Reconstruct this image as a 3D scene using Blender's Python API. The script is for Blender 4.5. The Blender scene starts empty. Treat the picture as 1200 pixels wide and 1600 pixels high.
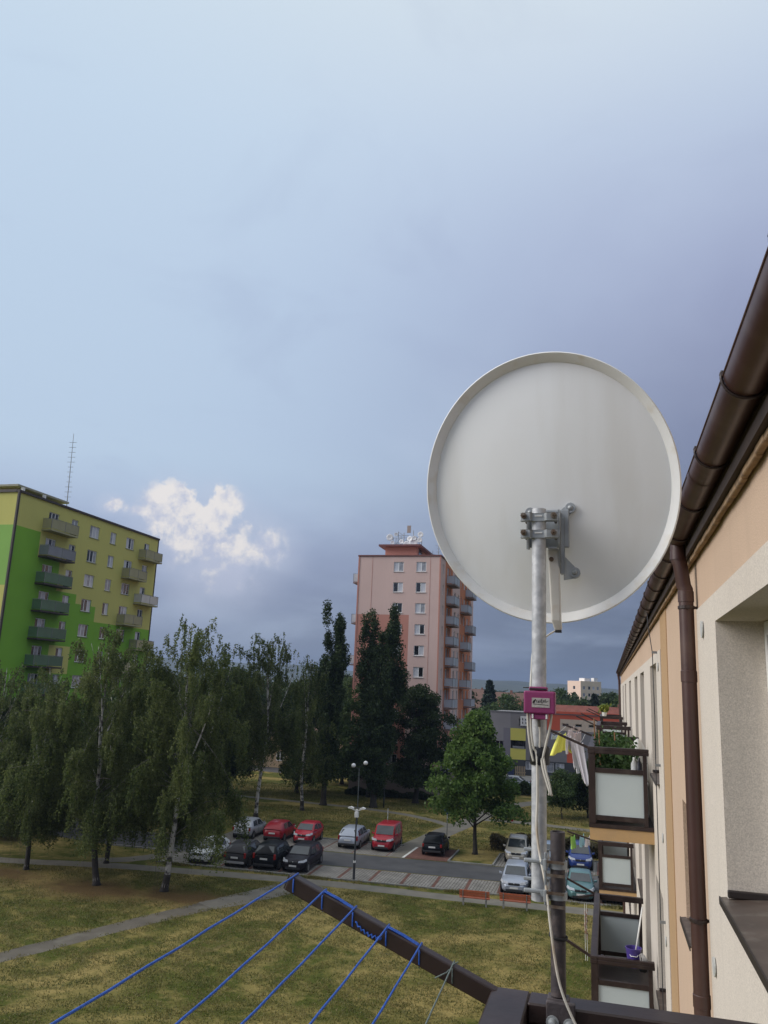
import bpy, math, random
import numpy as np
from mathutils import Vector, Matrix, Euler
R = math.radians
sc = bpy.context.scene
col = sc.collection

# ------------------------------------------------------------------ camera
EYE = 12.5
cam = bpy.data.cameras.new('camera'); cam.lens = 28.125; cam.sensor_width = 36; cam.sensor_fit = 'AUTO'
cam.clip_start = 0.05; cam.clip_end = 20000
co = bpy.data.objects.new('camera', cam); col.objects.link(co)
co.matrix_world = Matrix.Translation((0, 0, EYE)) @ Matrix.Rotation(R(15.746), 4, 'Z') @ Matrix.Rotation(R(90 + 12.353), 4, 'X') @ Matrix.Rotation(0.042, 4, 'Z')
sc.camera = co
sc.view_settings.view_transform = 'Standard'; sc.view_settings.look = 'None'
sc.view_settings.exposure = 0.0; sc.view_settings.gamma = 1; sc.view_settings.use_curve_mapping = False

# ------------------------------------------------------------------ sky and sun
SUN_AZ, SUN_EL = R(250), R(31)          # compass-like: measured from +Y towards +X; veiled sun behind and left
w = bpy.data.worlds.new('World'); sc.world = w; w.use_nodes = True
nt = w.node_tree; nt.nodes.clear()
def N(t, **k):
    n = nt.nodes.new(t)
    for a, b in k.items(): setattr(n, a, b)
    return n
def lk(a, b): nt.links.new(a, b)
def M(op, a, b=None, c=None, clamp=False):
    n = N('ShaderNodeMath', operation=op, use_clamp=clamp)
    for i, v in enumerate((a, b, c)):
        if v is None: continue
        if isinstance(v, (int, float)): n.inputs[i].default_value = v
        else: lk(v, n.inputs[i])
    return n.outputs[0]
def dot(vec, v):
    n = N('ShaderNodeVectorMath', operation='DOT_PRODUCT'); lk(vec, n.inputs[0]); n.inputs[1].default_value = v
    return n.outputs['Value']
def mixc(f, a, b):
    n = N('ShaderNodeMix', data_type='RGBA')
    for s, v in ((n.inputs[0], f), (n.inputs[6], a), (n.inputs[7], b)):
        if isinstance(v, (int, float)): s.default_value = v
        elif isinstance(v, tuple): s.default_value = (*v, 1)
        else: lk(v, s)
    return n.outputs[2]
def smooth(x, a, b, lo=0.0, hi=1.0):
    n = N('ShaderNodeMapRange', interpolation_type='SMOOTHSTEP'); lk(x, n.inputs[0])
    for i, v in enumerate((a, b, lo, hi)):
        if isinstance(v, (int, float)): n.inputs[i + 1].default_value = v
        else: lk(v, n.inputs[i + 1])
    return n.outputs[0]
def noise(vec, scale, detail=4, rough=.55, dist=0.0):
    n = N('ShaderNodeTexNoise'); lk(vec, n.inputs['Vector'])
    n.inputs['Scale'].default_value = scale; n.inputs['Detail'].default_value = detail
    n.inputs['Roughness'].default_value = rough; n.inputs['Distortion'].default_value = dist
    return n.outputs[0]
tc = N('ShaderNodeTexCoord'); d = tc.outputs['Generated']
sep = N('ShaderNodeSeparateXYZ'); lk(d, sep.inputs[0])
zz = M('MAXIMUM', sep.outputs[2], 0.0)
ramp = N('ShaderNodeValToRGB'); lk(zz, ramp.inputs[0]); cr = ramp.color_ramp
STOPS = [(0.0, (.255, .300, .405)), (.06, (.305, .358, .495)), (.16, (.355, .418, .605)), (.30, (.365, .430, .680)), (.45, (.455, .540, .770)),
         (.60, (.605, .715, .880)), (.72, (.720, .815, .895)), (.85, (.86, .93, .98)), (1.0, (1.0, 1.04, 1.07))]
cr.elements[0].position, cr.elements[0].color = STOPS[0][0], (*STOPS[0][1], 1)
cr.elements[1].position, cr.elements[1].color = STOPS[-1][0], (*STOPS[-1][1], 1)
for p, c in STOPS[1:-1]: cr.elements.new(p).color = (*c, 1)
# the storm darkens to the right of the street (+X) and lightens to the left
side = dot(d, (.80, .60, 0))
storm = M('MULTIPLY', smooth(side, .05, .72), smooth(zz, .74, .34))
left = M('MULTIPLY', smooth(dot(d, (-.82, .57, 0)), .40, .96), smooth(zz, .13, .27))
c1 = mixc(M('MULTIPLY', storm, .88), ramp.outputs[0], mixc(smooth(zz, .04, .56), (.098, .128, .198), (.325, .358, .530)))
c1 = mixc(M('MULTIPLY', left, .78), c1, (.590, .745, .890))
# soft streaks of cloud, stretched near the horizon as on a flat layer
zden = M('ADD', zz, .22)
cmb = N('ShaderNodeCombineXYZ')
lk(M('DIVIDE', sep.outputs[0], zden), cmb.inputs[0]); lk(M('DIVIDE', sep.outputs[1], zden), cmb.inputs[1])
n1 = noise(cmb.outputs[0], 1.1, 5, .5, .4); n2 = noise(cmb.outputs[0], 2.7, 6, .55, .6)
c1 = mixc(M('MULTIPLY', smooth(n1, .46, .70), .30), c1, (.60, .71, .88))
c1 = mixc(M('MULTIPLY', smooth(n2, .50, .72), .16), c1, (.31, .36, .56))
# a sunlit cumulus far off over the roofs
def local(c):
    c = Vector(c).normalized(); r = c.cross(Vector((0, 0, 1))).normalized(); u = r.cross(c)
    k = dot(d, tuple(c)); k2 = M('MAXIMUM', k, .05)
    return M('DIVIDE', dot(d, tuple(r)), k2), M('DIVIDE', dot(d, tuple(u)), k2), k
def blob(a, b, ca, cb, ra, rb):
    x = M('DIVIDE', M('SUBTRACT', a, ca), ra); y = M('DIVIDE', M('SUBTRACT', b, cb), rb)
    return M('SUBTRACT', 1.0, M('SQRT', M('ADD', M('MULTIPLY', x, x), M('MULTIPLY', y, y))))
la, lb, lkk = local((-.463, .871, .162))
m = blob(la, lb, -.046, .030, .036, .036)
for args in ((.004, .032, .028, .034), (.022, .001, .056, .032), (-.020, .000, .058, .032), (.015, -.040, .046, .032)):
    m = M('SMOOTH_MAX', m, blob(la, lb, *args), .25)
for args in ((.062, -.013, .040, .018), (-.085, .033, .032, .010), (-.119, .038, .016, .012)):
    m = M('SMOOTH_MAX', m, M('SUBTRACT', blob(la, lb, *args), .38), .25)
cn = noise(d, 26, 9, .60, .25); cn2 = noise(d, 85, 6, .62)
f = M('ADD', M('MULTIPLY_ADD', m, .66, .06), M('ADD', M('MULTIPLY', M('SUBTRACT', cn, .5), 2.0), M('MULTIPLY', M('SUBTRACT', cn2, .5), .50)))
cum = M('MULTIPLY', smooth(f, -.06, M('MULTIPLY_ADD', lb, -4.0, .44)), smooth(m, -.55, .0))
cum = M('MULTIPLY', cum, smooth(lb, -.090, -.010, .30, 1.0))
cum = M('MULTIPLY', cum, smooth(lkk, .5, .7))
shade = smooth(M('ADD', M('ADD', noise(d, 40, 7, .60), M('MULTIPLY', lb, 2.2)), M('MULTIPLY', m, .08)), .42, .68)
ccol = mixc(shade, (.56, .60, .75), (.96, .905, .86))
halo = M('MULTIPLY', smooth(M('ADD', m, M('MULTIPLY', M('SUBTRACT', noise(d, 11, 6, .55), .5), 1.6)), -1.1, .25), smooth(lkk, .5, .7))
c1 = mixc(M('MULTIPLY', halo, .34), c1, (.64, .69, .83))
c1 = mixc(M('MULTIPLY', cum, .90), c1, ccol)
# the blue air behind the cloud layer
sky = N('ShaderNodeTexSky'); sky.sky_type = 'NISHITA'; sky.sun_disc = False
sky.sun_elevation = SUN_EL; sky.sun_rotation = SUN_AZ
sm = N('ShaderNodeVectorMath', operation='SCALE'); lk(sky.outputs[0], sm.inputs[0]); sm.inputs['Scale'].default_value = .06
bga, bgb = N('ShaderNodeBackground'), N('ShaderNodeBackground')
lk(sm.outputs[0], bga.inputs[0]); bga.inputs[1].default_value = 1.0
lk(c1, bgb.inputs[0]); bgb.inputs[1].default_value = 1.0
mx = N('ShaderNodeMixShader'); mx.inputs[0].default_value = .94
lk(bga.outputs[0], mx.inputs[1]); lk(bgb.outputs[0], mx.inputs[2])
out = N('ShaderNodeOutputWorld'); lk(mx.outputs[0], out.inputs[0])

sun = bpy.data.lights.new('sun', 'SUN'); sun.energy = 3.2; sun.angle = R(46); sun.color = (1.0, .95, .89)
so = bpy.data.objects.new('sun', sun); col.objects.link(so)
sdir = Vector((math.sin(SUN_AZ) * math.cos(SUN_EL), math.cos(SUN_AZ) * math.cos(SUN_EL), math.sin(SUN_EL)))
so.rotation_euler = sdir.to_track_quat('Z', 'Y').to_euler(); so.location = (-20, -20, 60)

# ------------------------------------------------------------------ materials
MATS = {}
def mat(name, c, rough=.8, var=.0, scale=3., c2=None, bump=0., bscale=60., metal=0., spec=.5, trans=0., detail=5, thr=(.35, .65), dirt=None, dscale=1.2, coat=0., streak=None, speck=0.):
    """procedural principled material: two tones mixed by noise, fine relief, optional dirt tone"""
    if name in MATS: return MATS[name]
    m = bpy.data.materials.new(name); m.use_nodes = True; t = m.node_tree; L = t.links.new
    p = t.nodes['Principled BSDF']; p.inputs['Roughness'].default_value = rough; p.inputs['Metallic'].default_value = metal
    p.inputs['Specular IOR Level'].default_value = spec; p.inputs['Coat Weight'].default_value = coat
    p.inputs['Coat Roughness'].default_value = .06
    if trans: p.inputs['Transmission Weight'].default_value = trans
    tc = t.nodes.new('ShaderNodeTexCoord')
    def nz(s, dt=detail):
        n = t.nodes.new('ShaderNodeTexNoise'); L(tc.outputs['Object'], n.inputs['Vector']); n.inputs['Scale'].default_value = s; n.inputs['Detail'].default_value = dt
        return n.outputs[0]
    def rng(v, a, b, lo=0., hi=1.):
        n = t.nodes.new('ShaderNodeMapRange'); L(v, n.inputs[0])
        for i, q in enumerate((a, b, lo, hi)): n.inputs[i + 1].default_value = q
        return n.outputs[0]
    def mx(f, a, b):
        n = t.nodes.new('ShaderNodeMix'); n.data_type = 'RGBA'; L(f, n.inputs[0])
        for s, v in ((n.inputs[6], a), (n.inputs[7], b)):
            if isinstance(v, tuple): s.default_value = (*v, 1)
            else: L(v, s)
        return n.outputs[2]
    if c2 is None: c2 = tuple(x * (1 - var) for x in c)
    cur = mx(rng(nz(scale), *thr), c, c2)
    if dirt: cur = mx(rng(nz(dscale, 6), .52, .72), cur, dirt)
    if speck:        # grit in the render: fine light and dark grains
        q = t.nodes.new('ShaderNodeVectorMath'); q.operation = 'SCALE'; L(cur, q.inputs[0]); L(rng(nz(150, 2), .30, .70, 1 - speck, 1 + speck * .6), q.inputs['Scale']); cur = q.outputs[0]
    if streak:       # rain streaks: noise stretched along the height
        mp = t.nodes.new('ShaderNodeMapping'); L(tc.outputs['Object'], mp.inputs[0]); mp.inputs['Scale'].default_value = (5, 5, .35)
        n = t.nodes.new('ShaderNodeTexNoise'); L(mp.outputs[0], n.inputs['Vector']); n.inputs['Scale'].default_value = 1.6; n.inputs['Detail'].default_value = 8
        cur = mx(rng(n.outputs[0], .52, .80, 0., .75), cur, streak)
    L(cur, p.inputs['Base Color'])
    if bump:
        b = t.nodes.new('ShaderNodeBump'); b.inputs['Strength'].default_value = bump; b.inputs['Distance'].default_value = .003 if bscale > 150 else .01
        L(nz(bscale, 3), b.inputs['Height']); L(b.outputs[0], p.inputs['Normal'])
    MATS[name] = m
    return m
def leafmat(name, c, c2, transl=.35, hue=0.02):
    m = bpy.data.materials.new(name); m.use_nodes = True; t = m.node_tree; L = t.links.new
    p = t.nodes['Principled BSDF']; p.inputs['Roughness'].default_value = .55; p.inputs['Specular IOR Level'].default_value = .3
    tc = t.nodes.new('ShaderNodeTexCoord'); n = t.nodes.new('ShaderNodeTexNoise'); L(tc.outputs['Object'], n.inputs['Vector']); n.inputs['Scale'].default_value = .55; n.inputs['Detail'].default_value = 6
    g = t.nodes.new('ShaderNodeNewGeometry')
    ad = t.nodes.new('ShaderNodeMath'); ad.operation = 'MULTIPLY_ADD'; L(g.outputs['Random Per Island'], ad.inputs[0]); ad.inputs[1].default_value = .5; ad.inputs[2].default_value = -.25
    ad2 = t.nodes.new('ShaderNodeMath'); ad2.operation = 'ADD'; L(ad.outputs[0], ad2.inputs[0]); L(n.outputs[0], ad2.inputs[1])
    mr = t.nodes.new('ShaderNodeMapRange'); L(ad2.outputs[0], mr.inputs[0]); mr.inputs[1].default_value = .25; mr.inputs[2].default_value = .78
    mx = t.nodes.new('ShaderNodeMix'); mx.data_type = 'RGBA'; L(mr.outputs[0], mx.inputs[0]); mx.inputs[6].default_value = (*c, 1); mx.inputs[7].default_value = (*c2, 1)
    L(mx.outputs[2], p.inputs['Base Color'])
    tr = t.nodes.new('ShaderNodeBsdfTranslucent'); L(mx.outputs[2], tr.inputs[0])
    ms = t.nodes.new('ShaderNodeMixShader'); ms.inputs[0].default_value = transl; L(p.outputs[0], ms.inputs[1]); L(tr.outputs[0], ms.inputs[2])
    L(ms.outputs[0], t.nodes['Material Output'].inputs[0])
    MATS[name] = m
    return m
def grassmat():
    m = bpy.data.materials.new('dry_lawn'); m.use_nodes = True; t = m.node_tree; L = t.links.new
    p = t.nodes['Principled BSDF']; p.inputs['Roughness'].default_value = .95; p.inputs['Specular IOR Level'].default_value = .1
    tc = t.nodes.new('ShaderNodeTexCoord')
    def nz(s, dt, dist=0.):
        n = t.nodes.new('ShaderNodeTexNoise'); L(tc.outputs['Object'], n.inputs['Vector']); n.inputs['Scale'].default_value = s; n.inputs['Detail'].default_value = dt; n.inputs['Roughness'].default_value = .62; n.inputs['Distortion'].default_value = dist
        return n.outputs[0]
    def rng(v, a, b, hi=1.):
        n = t.nodes.new('ShaderNodeMapRange'); L(v, n.inputs[0]); n.inputs[1].default_value = a; n.inputs[2].default_value = b; n.inputs[4].default_value = hi
        return n.outputs[0]
    def mx(f, a, b):
        n = t.nodes.new('ShaderNodeMix'); n.data_type = 'RGBA'; L(f, n.inputs[0])
        for s, v in ((n.inputs[6], a), (n.inputs[7], b)):
            if isinstance(v, tuple): s.default_value = (*v, 1)
            else: L(v, s)
        return n.outputs[2]
    green, straw, dark, soil = (.062, .074, .012), (.268, .206, .074), (.036, .047, .009), (.165, .115, .060)
    c = mx(rng(nz(.14, 7, 1.2), .44, .60), green, straw)
    c = mx(rng(nz(.75, 5), .50, .72, .8), c, straw)
    c = mx(rng(nz(1.9, 5), .52, .70, .65), c, dark)
    c = mx(rng(nz(.33, 7, 1.0), .62, .74, .75), c, soil)
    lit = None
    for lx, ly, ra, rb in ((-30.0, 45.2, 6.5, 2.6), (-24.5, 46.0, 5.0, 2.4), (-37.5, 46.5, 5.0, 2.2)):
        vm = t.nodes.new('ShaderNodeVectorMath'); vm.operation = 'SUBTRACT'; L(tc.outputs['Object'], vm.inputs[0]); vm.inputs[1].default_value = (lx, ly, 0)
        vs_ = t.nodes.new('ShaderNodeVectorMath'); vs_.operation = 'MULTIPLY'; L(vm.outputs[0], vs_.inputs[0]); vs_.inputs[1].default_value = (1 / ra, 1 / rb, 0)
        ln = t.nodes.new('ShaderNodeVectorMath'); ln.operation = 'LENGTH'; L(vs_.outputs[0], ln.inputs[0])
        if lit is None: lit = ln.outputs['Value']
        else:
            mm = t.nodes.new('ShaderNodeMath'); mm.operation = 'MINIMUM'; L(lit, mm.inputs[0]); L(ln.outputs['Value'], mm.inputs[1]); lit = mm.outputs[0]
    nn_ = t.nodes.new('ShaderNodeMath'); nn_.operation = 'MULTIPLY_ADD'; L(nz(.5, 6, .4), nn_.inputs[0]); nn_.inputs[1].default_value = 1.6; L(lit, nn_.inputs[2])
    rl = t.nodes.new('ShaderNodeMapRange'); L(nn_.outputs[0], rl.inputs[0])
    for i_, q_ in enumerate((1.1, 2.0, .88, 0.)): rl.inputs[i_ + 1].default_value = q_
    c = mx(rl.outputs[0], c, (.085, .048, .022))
    c = mx(rng(nz(9., 4), .50, .78, .55), c, dark)
    c = mx(rng(nz(14., 3), .54, .78, .5), c, (.26, .22, .10))
    L(c, p.inputs['Base Color'])
    b = t.nodes.new('ShaderNodeBump'); b.inputs['Strength'].default_value = .7; b.inputs['Distance'].default_value = .06
    L(nz(7., 5), b.inputs['Height']); L(b.outputs[0], p.inputs['Normal'])
    MATS['dry_lawn'] = m
    return m
def pavermat(name, c, c2, mortar, sx, sy, rot=0.):
    m = bpy.data.materials.new(name); m.use_nodes = True; t = m.node_tree; L = t.links.new
    p = t.nodes['Principled BSDF']; p.inputs['Roughness'].default_value = .9; p.inputs['Specular IOR Level'].default_value = .2
    tc = t.nodes.new('ShaderNodeTexCoord'); mp = t.nodes.new('ShaderNodeMapping'); L(tc.outputs['Object'], mp.inputs[0]); mp.inputs['Rotation'].default_value = (0, 0, rot)
    b = t.nodes.new('ShaderNodeTexBrick'); L(mp.outputs[0], b.inputs['Vector'])
    b.inputs['Scale'].default_value = 1.; b.inputs['Brick Width'].default_value = sx; b.inputs['Row Height'].default_value = sy; b.inputs['Mortar Size'].default_value = .022; b.inputs['Mortar Smooth'].default_value = .3
    b.inputs['Color1'].default_value = (*c, 1); b.inputs['Color2'].default_value = (*c2, 1); b.inputs['Mortar'].default_value = (*mortar, 1)
    n = t.nodes.new('ShaderNodeTexNoise'); L(tc.outputs['Object'], n.inputs['Vector']); n.inputs['Scale'].default_value = .9; n.inputs['Detail'].default_value = 7
    r = t.nodes.new('ShaderNodeMapRange'); L(n.outputs[0], r.inputs[0]); r.inputs[1].default_value = .3; r.inputs[2].default_value = .7; r.inputs[3].default_value = .72; r.inputs[4].default_value = 1.1
    mm = t.nodes.new('ShaderNodeVectorMath'); mm.operation = 'SCALE'; L(b.outputs[0], mm.inputs[0]); L(r.outputs[0], mm.inputs['Scale'])
    L(mm.outputs[0], p.inputs['Base Color'])
    MATS[name] = m
    return m

# ------------------------------------------------------------------ geometry helpers
class MB:
    def __init__(s): s.v = []; s.f = []; s.m = []
    def add(s, vs, fs, mi=0):
        o = len(s.v); s.v += [tuple(q) for q in vs]; s.f += [tuple(o + i for i in f) for f in fs]; s.m += [mi] * len(fs); return s
    def box(s, x0, x1, y0, y1, z0, z1, mi=0):
        return s.add([(x0, y0, z0), (x1, y0, z0), (x1, y1, z0), (x0, y1, z0), (x0, y0, z1), (x1, y0, z1), (x1, y1, z1), (x0, y1, z1)],
                     [(0, 3, 2, 1), (4, 5, 6, 7), (0, 1, 5, 4), (1, 2, 6, 5), (2, 3, 7, 6), (3, 0, 4, 7)], mi)
    def quad(s, a, b, c, d, mi=0): return s.add([a, b, c, d], [(0, 1, 2, 3)], mi)
    def tube(s, pts, r, n=8, mi=0, cap=True):
        pts = [Vector(p) for p in pts]; k = len(pts); rs = r if isinstance(r, (list, tuple)) else [r] * k
        T = [(pts[min(i + 1, k - 1)] - pts[max(i - 1, 0)]).normalized() for i in range(k)]
        up = Vector((0, 0, 1)) if abs(T[0].z) < .9 else Vector((1, 0, 0))
        a = T[0].cross(up).normalized(); vs = []
        for i in range(k):
            a = (a - T[i] * a.dot(T[i])).normalized(); b = T[i].cross(a)
            for j in range(n):
                t = 2 * math.pi * j / n; vs.append(pts[i] + (a * math.cos(t) + b * math.sin(t)) * rs[i])
        fs = [(i * n + j, i * n + (j + 1) % n, (i + 1) * n + (j + 1) % n, (i + 1) * n + j) for i in range(k - 1) for j in range(n)]
        if cap: fs += [tuple(range(n))[::-1], tuple((k - 1) * n + j for j in range(n))]
        return s.add(vs, fs, mi)
    def bar(s, p, q, wd, ht, mi=0, up=(0, 0, 1)):
        """square bar from p to q, width wd, height ht along up"""
        p, q = Vector(p), Vector(q); t = (q - p).normalized(); a = t.cross(Vector(up)).normalized(); b = a.cross(t)
        vs = [e + a * sx * wd / 2 + b * sz * ht / 2 for e in (p, q) for sx, sz in ((-1, -1), (1, -1), (1, 1), (-1, 1))]
        return s.add(vs, [(0, 1, 2, 3), (7, 6, 5, 4), (0, 4, 5, 1), (1, 5, 6, 2), (2, 6, 7, 3), (3, 7, 4, 0)], mi)
    def prism(s, poly, axis, a, b, mi=0):
        """polygon (u,v) pairs extruded along axis x/y/z from a to b"""
        P = {'x': lambda u, v, w: (w, u, v), 'y': lambda u, v, w: (u, w, v), 'z': lambda u, v, w: (u, v, w)}[axis]; n = len(poly)
        vs = [P(u, v, a) for u, v in poly] + [P(u, v, b) for u, v in poly]
        return s.add(vs, [tuple(range(n)), tuple(range(n, 2 * n))[::-1]] + [(i, (i + 1) % n, n + (i + 1) % n, n + i) for i in range(n)], mi)
    def lathe(s, prof, M4=None, n=48, mi=0, sx=1., sy=1.):
        """profile of (r, h) about z, then transformed by M4"""
        vs = [(r * math.cos(2 * math.pi * j / n) * sx, r * math.sin(2 * math.pi * j / n) * sy, h) for r, h in prof for j in range(n)]
        if M4 is not None: vs = [M4 @ Vector(q) for q in vs]
        return s.add(vs, [(i * n + j, i * n + (j + 1) % n, (i + 1) * n + (j + 1) % n, (i + 1) * n + j) for i in range(len(prof) - 1) for j in range(n)], mi)
    def ball(s, c, r, n=12, mi=0, sz=1.):
        return s.lathe([(max(r * math.sin(t), 1e-4), -r * math.cos(t) * sz) for t in [math.pi * i / 8 for i in range(9)]], Matrix.Translation(c), n, mi)
    def build(s, name, m, parent=None, smooth=False, bevel=0., seg=2, local=False, auto=None):
        off = Vector((0, 0, 0)) if (local or parent is None) else Vector(parent.get('_o', (0, 0, 0)))
        me = bpy.data.meshes.new(name); me.from_pydata([tuple(Vector(q) - off) for q in s.v], [], s.f)
        ms = m if isinstance(m, (list, tuple)) else [m]
        for q in ms: me.materials.append(q)
        if len(ms) > 1: me.polygons.foreach_set('material_index', s.m)
        if smooth: me.polygons.foreach_set('use_smooth', [True] * len(me.polygons))
        me.update()
        if auto: me.set_sharp_from_angle(angle=R(auto))
        o = bpy.data.objects.new(name, me); col.objects.link(o)
        if parent is not None: o.parent = parent; o['_o'] = tuple(off)
        if bevel:
            b = o.modifiers.new('bevel', 'BEVEL'); b.width = bevel; b.segments = seg; b.limit_method = 'ANGLE'; b.angle_limit = R(40)
        return o
def tag(o, label=None, cat=None, group=None, kind=None):
    for k, v in (('label', label), ('category', cat), ('group', group), ('kind', kind)):
        if v: o[k] = v
    return o
def thing(name, loc, label, cat, group=None, rz=0.):
    o = bpy.data.objects.new(name, None); col.objects.link(o); o.location = loc; o.rotation_euler = (0, 0, rz); o['_o'] = tuple(loc)
    o.empty_display_size = .3
    return tag(o, label, cat, group)
def dup(o, parent=None, loc=None):
    c = o.copy(); col.objects.link(c)
    if parent is not None: c.parent = parent
    if loc is not None: c.location = loc
    return c
def copy_tree(o, parent=None):
    c = o.copy(); col.objects.link(c)
    if parent is not None: c.parent = parent
    for ch in KIDS.get(o.name, []): copy_tree(ch, c)
    return c
KIDS = {}
def kid(o):
    KIDS.setdefault(o.parent.name, []).append(o); return o
def npmesh(name, V, F, m, parent=None, smooth=False):
    me = bpy.data.meshes.new(name); V = np.asarray(V, np.float32); F = np.asarray(F, np.int32); k = F.shape[1]
    me.vertices.add(len(V)); me.vertices.foreach_set('co', V.ravel())
    me.loops.add(F.size); me.loops.foreach_set('vertex_index', F.ravel())
    me.polygons.add(len(F)); me.polygons.foreach_set('loop_start', np.arange(0, F.size, k, dtype=np.int32)); me.polygons.foreach_set('loop_total', np.full(len(F), k, np.int32))
    me.materials.append(m); me.update(calc_edges=True); me.validate()
    o = bpy.data.objects.new(name, me); col.objects.link(o)
    if parent is not None: o.parent = parent; o['_o'] = tuple(parent.get('_o', (0, 0, 0)))
    return o
def lean(X): return .045 * (X + 13)     # the car park runs slightly askew of our house

# plain materials
brown = mat('brown_painted_steel', (.030, .016, .014), .45, .35, 5, bump=.15, bscale=25, dirt=(.05, .035, .03), dscale=6)
brownpipe = mat('brown_coated_sheet', (.062, .027, .022), .40, .25, 2, spec=.5, streak=(.095, .060, .050), dirt=(.082, .045, .036), dscale=3, bump=.05, bscale=8)
darkpole = mat('weathered_dark_paint', (.055, .045, .048), .6, .4, 14, bump=.2, bscale=60, dirt=(.13, .10, .09), dscale=22)
black = mat('black_rubber', (.015, .015, .016), .8, .3, 8)
blacktape = mat('black_tape', (.012, .014, .020), .45, .3, 30, bump=.3, bscale=90)
white = mat('white_plastic', (.78, .77, .74), .5, .08, 4)
glassd = mat('dark_window_glass', (.020, .023, .028), .06, .4, 1.2, spec=.7)
curtain = mat('window_with_curtain', (.36, .37, .40), .12, .45, 1.7, spec=.6)
blind = mat('window_with_blind', (.55, .56, .60), .15, .2, .9, spec=.6)
concrete = mat('grey_concrete', (.30, .29, .27), .9, .25, 2, bump=.3, bscale=30)
asphalt = mat('asphalt', (.062, .062, .066), .92, .25, .8, bump=.3, bscale=45, dirt=(.085, .083, .082), dscale=.25)
pathm = mat('path_asphalt', (.172, .156, .126), .92, .25, .9, bump=.3, bscale=30, dirt=(.12, .115, .095), dscale=.5)
pathold = mat('old_path_asphalt', (.112, .097, .074), .92, .3, .9, bump=.4, bscale=25, dirt=(.15, .14, .11), dscale=.7)
kerbm = mat('kerb_concrete', (.24, .235, .215), .9, .3, 1.5, bump=.3, bscale=20)
whitepaint = mat('white_road_paint', (.62, .62, .58), .8, .3, 3)
lawn = grassmat()
paver = pavermat('grey_pavers', (.265, .245, .225), (.22, .205, .188), (.070, .072, .050), .62, .205, R(90))
redpaver = pavermat('red_pavers', (.215, .098, .075), (.175, .082, .064), (.08, .05, .04), .21, .11)
bark_dark = mat('dark_bark', (.040, .034, .028), .95, .4, 3, bump=.6, bscale=12)
birchbark = mat('birch_bark', (.42, .40, .365), .8, 0, 3.1, c2=(.050, .044, .038), bump=.4, bscale=9, thr=(.46, .60))
limbbark = mat('birch_limb_bark', (.26, .24, .21), .85, .5, 6, c2=(.06, .05, .045))
L_birch = leafmat('birch_leaves', (.058, .088, .020), (.165, .190, .066), .55)
L_birch2 = leafmat('birch_leaves_dark', (.043, .068, .015), (.130, .156, .052), .55)
L_pop = leafmat('poplar_leaves', (.018, .036, .012), (.064, .098, .034), .4)
L_dark = leafmat('dark_broad_leaves', (.017, .034, .011), (.058, .086, .028), .4)
L_maple = leafmat('maple_leaves', (.040, .088, .016), (.140, .215, .050), .5)
L_mid = leafmat('broad_leaves', (.030, .058, .016), (.085, .128, .038), .4)
L_con = leafmat('conifer_needles', (.012, .024, .016), (.030, .050, .032), .1)
L_hedge = leafmat('hedge_leaves', (.060, .056, .026), (.150, .118, .055), .35)
L_grass = leafmat('grass_blades', (.066, .088, .014), (.255, .208, .080), .35)
# ------------------------------------------------------------------ ground, roads, paths
def sheet(name, poly, z, m, label=None):
    o = MB().add([(x, y, z) for x, y in poly], [tuple(range(len(poly)))]).build(name, m); tag(o, kind='structure'); return o
def ribbon(name, pts, wd, z, m):
    vs, fs = [], []
    P = [Vector((*p, 0)) for p in pts]
    Q = []
    for i in range(len(P) - 1):            # catmull-rom for soft bends
        p0, p1, p2, p3 = P[max(i - 1, 0)], P[i], P[i + 1], P[min(i + 2, len(P) - 1)]
        for k in range(6):
            t = k / 6; Q.append(.5 * ((2 * p1) + (p2 - p0) * t + (2 * p0 - 5 * p1 + 4 * p2 - p3) * t * t + (3 * p1 - p0 - 3 * p2 + p3) * t ** 3))
    Q.append(P[-1]); ws = wd if isinstance(wd, (list, tuple)) else [wd, wd]
    rnd = random.Random(len(pts) * 7 + int(wd[0] * 10 if isinstance(wd, (list, tuple)) else wd * 10))
    for i, q in enumerate(Q):
        T = (Q[min(i + 1, len(Q) - 1)] - Q[max(i - 1, 0)]).normalized(); n = Vector((-T.y, T.x, 0)); ww = ws[0] + (ws[1] - ws[0]) * i / (len(Q) - 1)
        vs += [q + n * (ww / 2 + rnd.uniform(-.06, .06)) + Vector((0, 0, z)), q - n * (ww / 2 + rnd.uniform(-.06, .06)) + Vector((0, 0, z))]
    fs = [(2 * i, 2 * i + 1, 2 * i + 3, 2 * i + 2) for i in range(len(Q) - 1)]
    o = MB().add(vs, fs).build(name, m); tag(o, kind='structure'); return o
g = MB().quad((-3500, -300, 0), (3500, -300, 0), (3500, 6000, 0), (-3500, 6000, 0)).build('ground', lawn); tag(g, kind='structure')
Y = lambda X, y: y + lean(X)
X0, X1 = -33, 9
sheet('road', [(X0 - 4, Y(X0, 58.0)), (X1, Y(X1, 58.0)), (X1, Y(X1, 62.75)), (-30, Y(-30, 62.6)), (X0 - 4, Y(X0, 62.9))], .012, asphalt)
ribbon('driveway', [(-36, 60.0), (-41, 60.6), (-46, 62.5), (-50, 67), (-52, 74), (-52, 84), (-50, 100)], 5.6, .008, asphalt)
ribbon('driveway_branch', [(-44, 60.4), (-52, 58.6), (-62, 57.4), (-80, 57)], 3.4, .016, asphalt)
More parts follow.
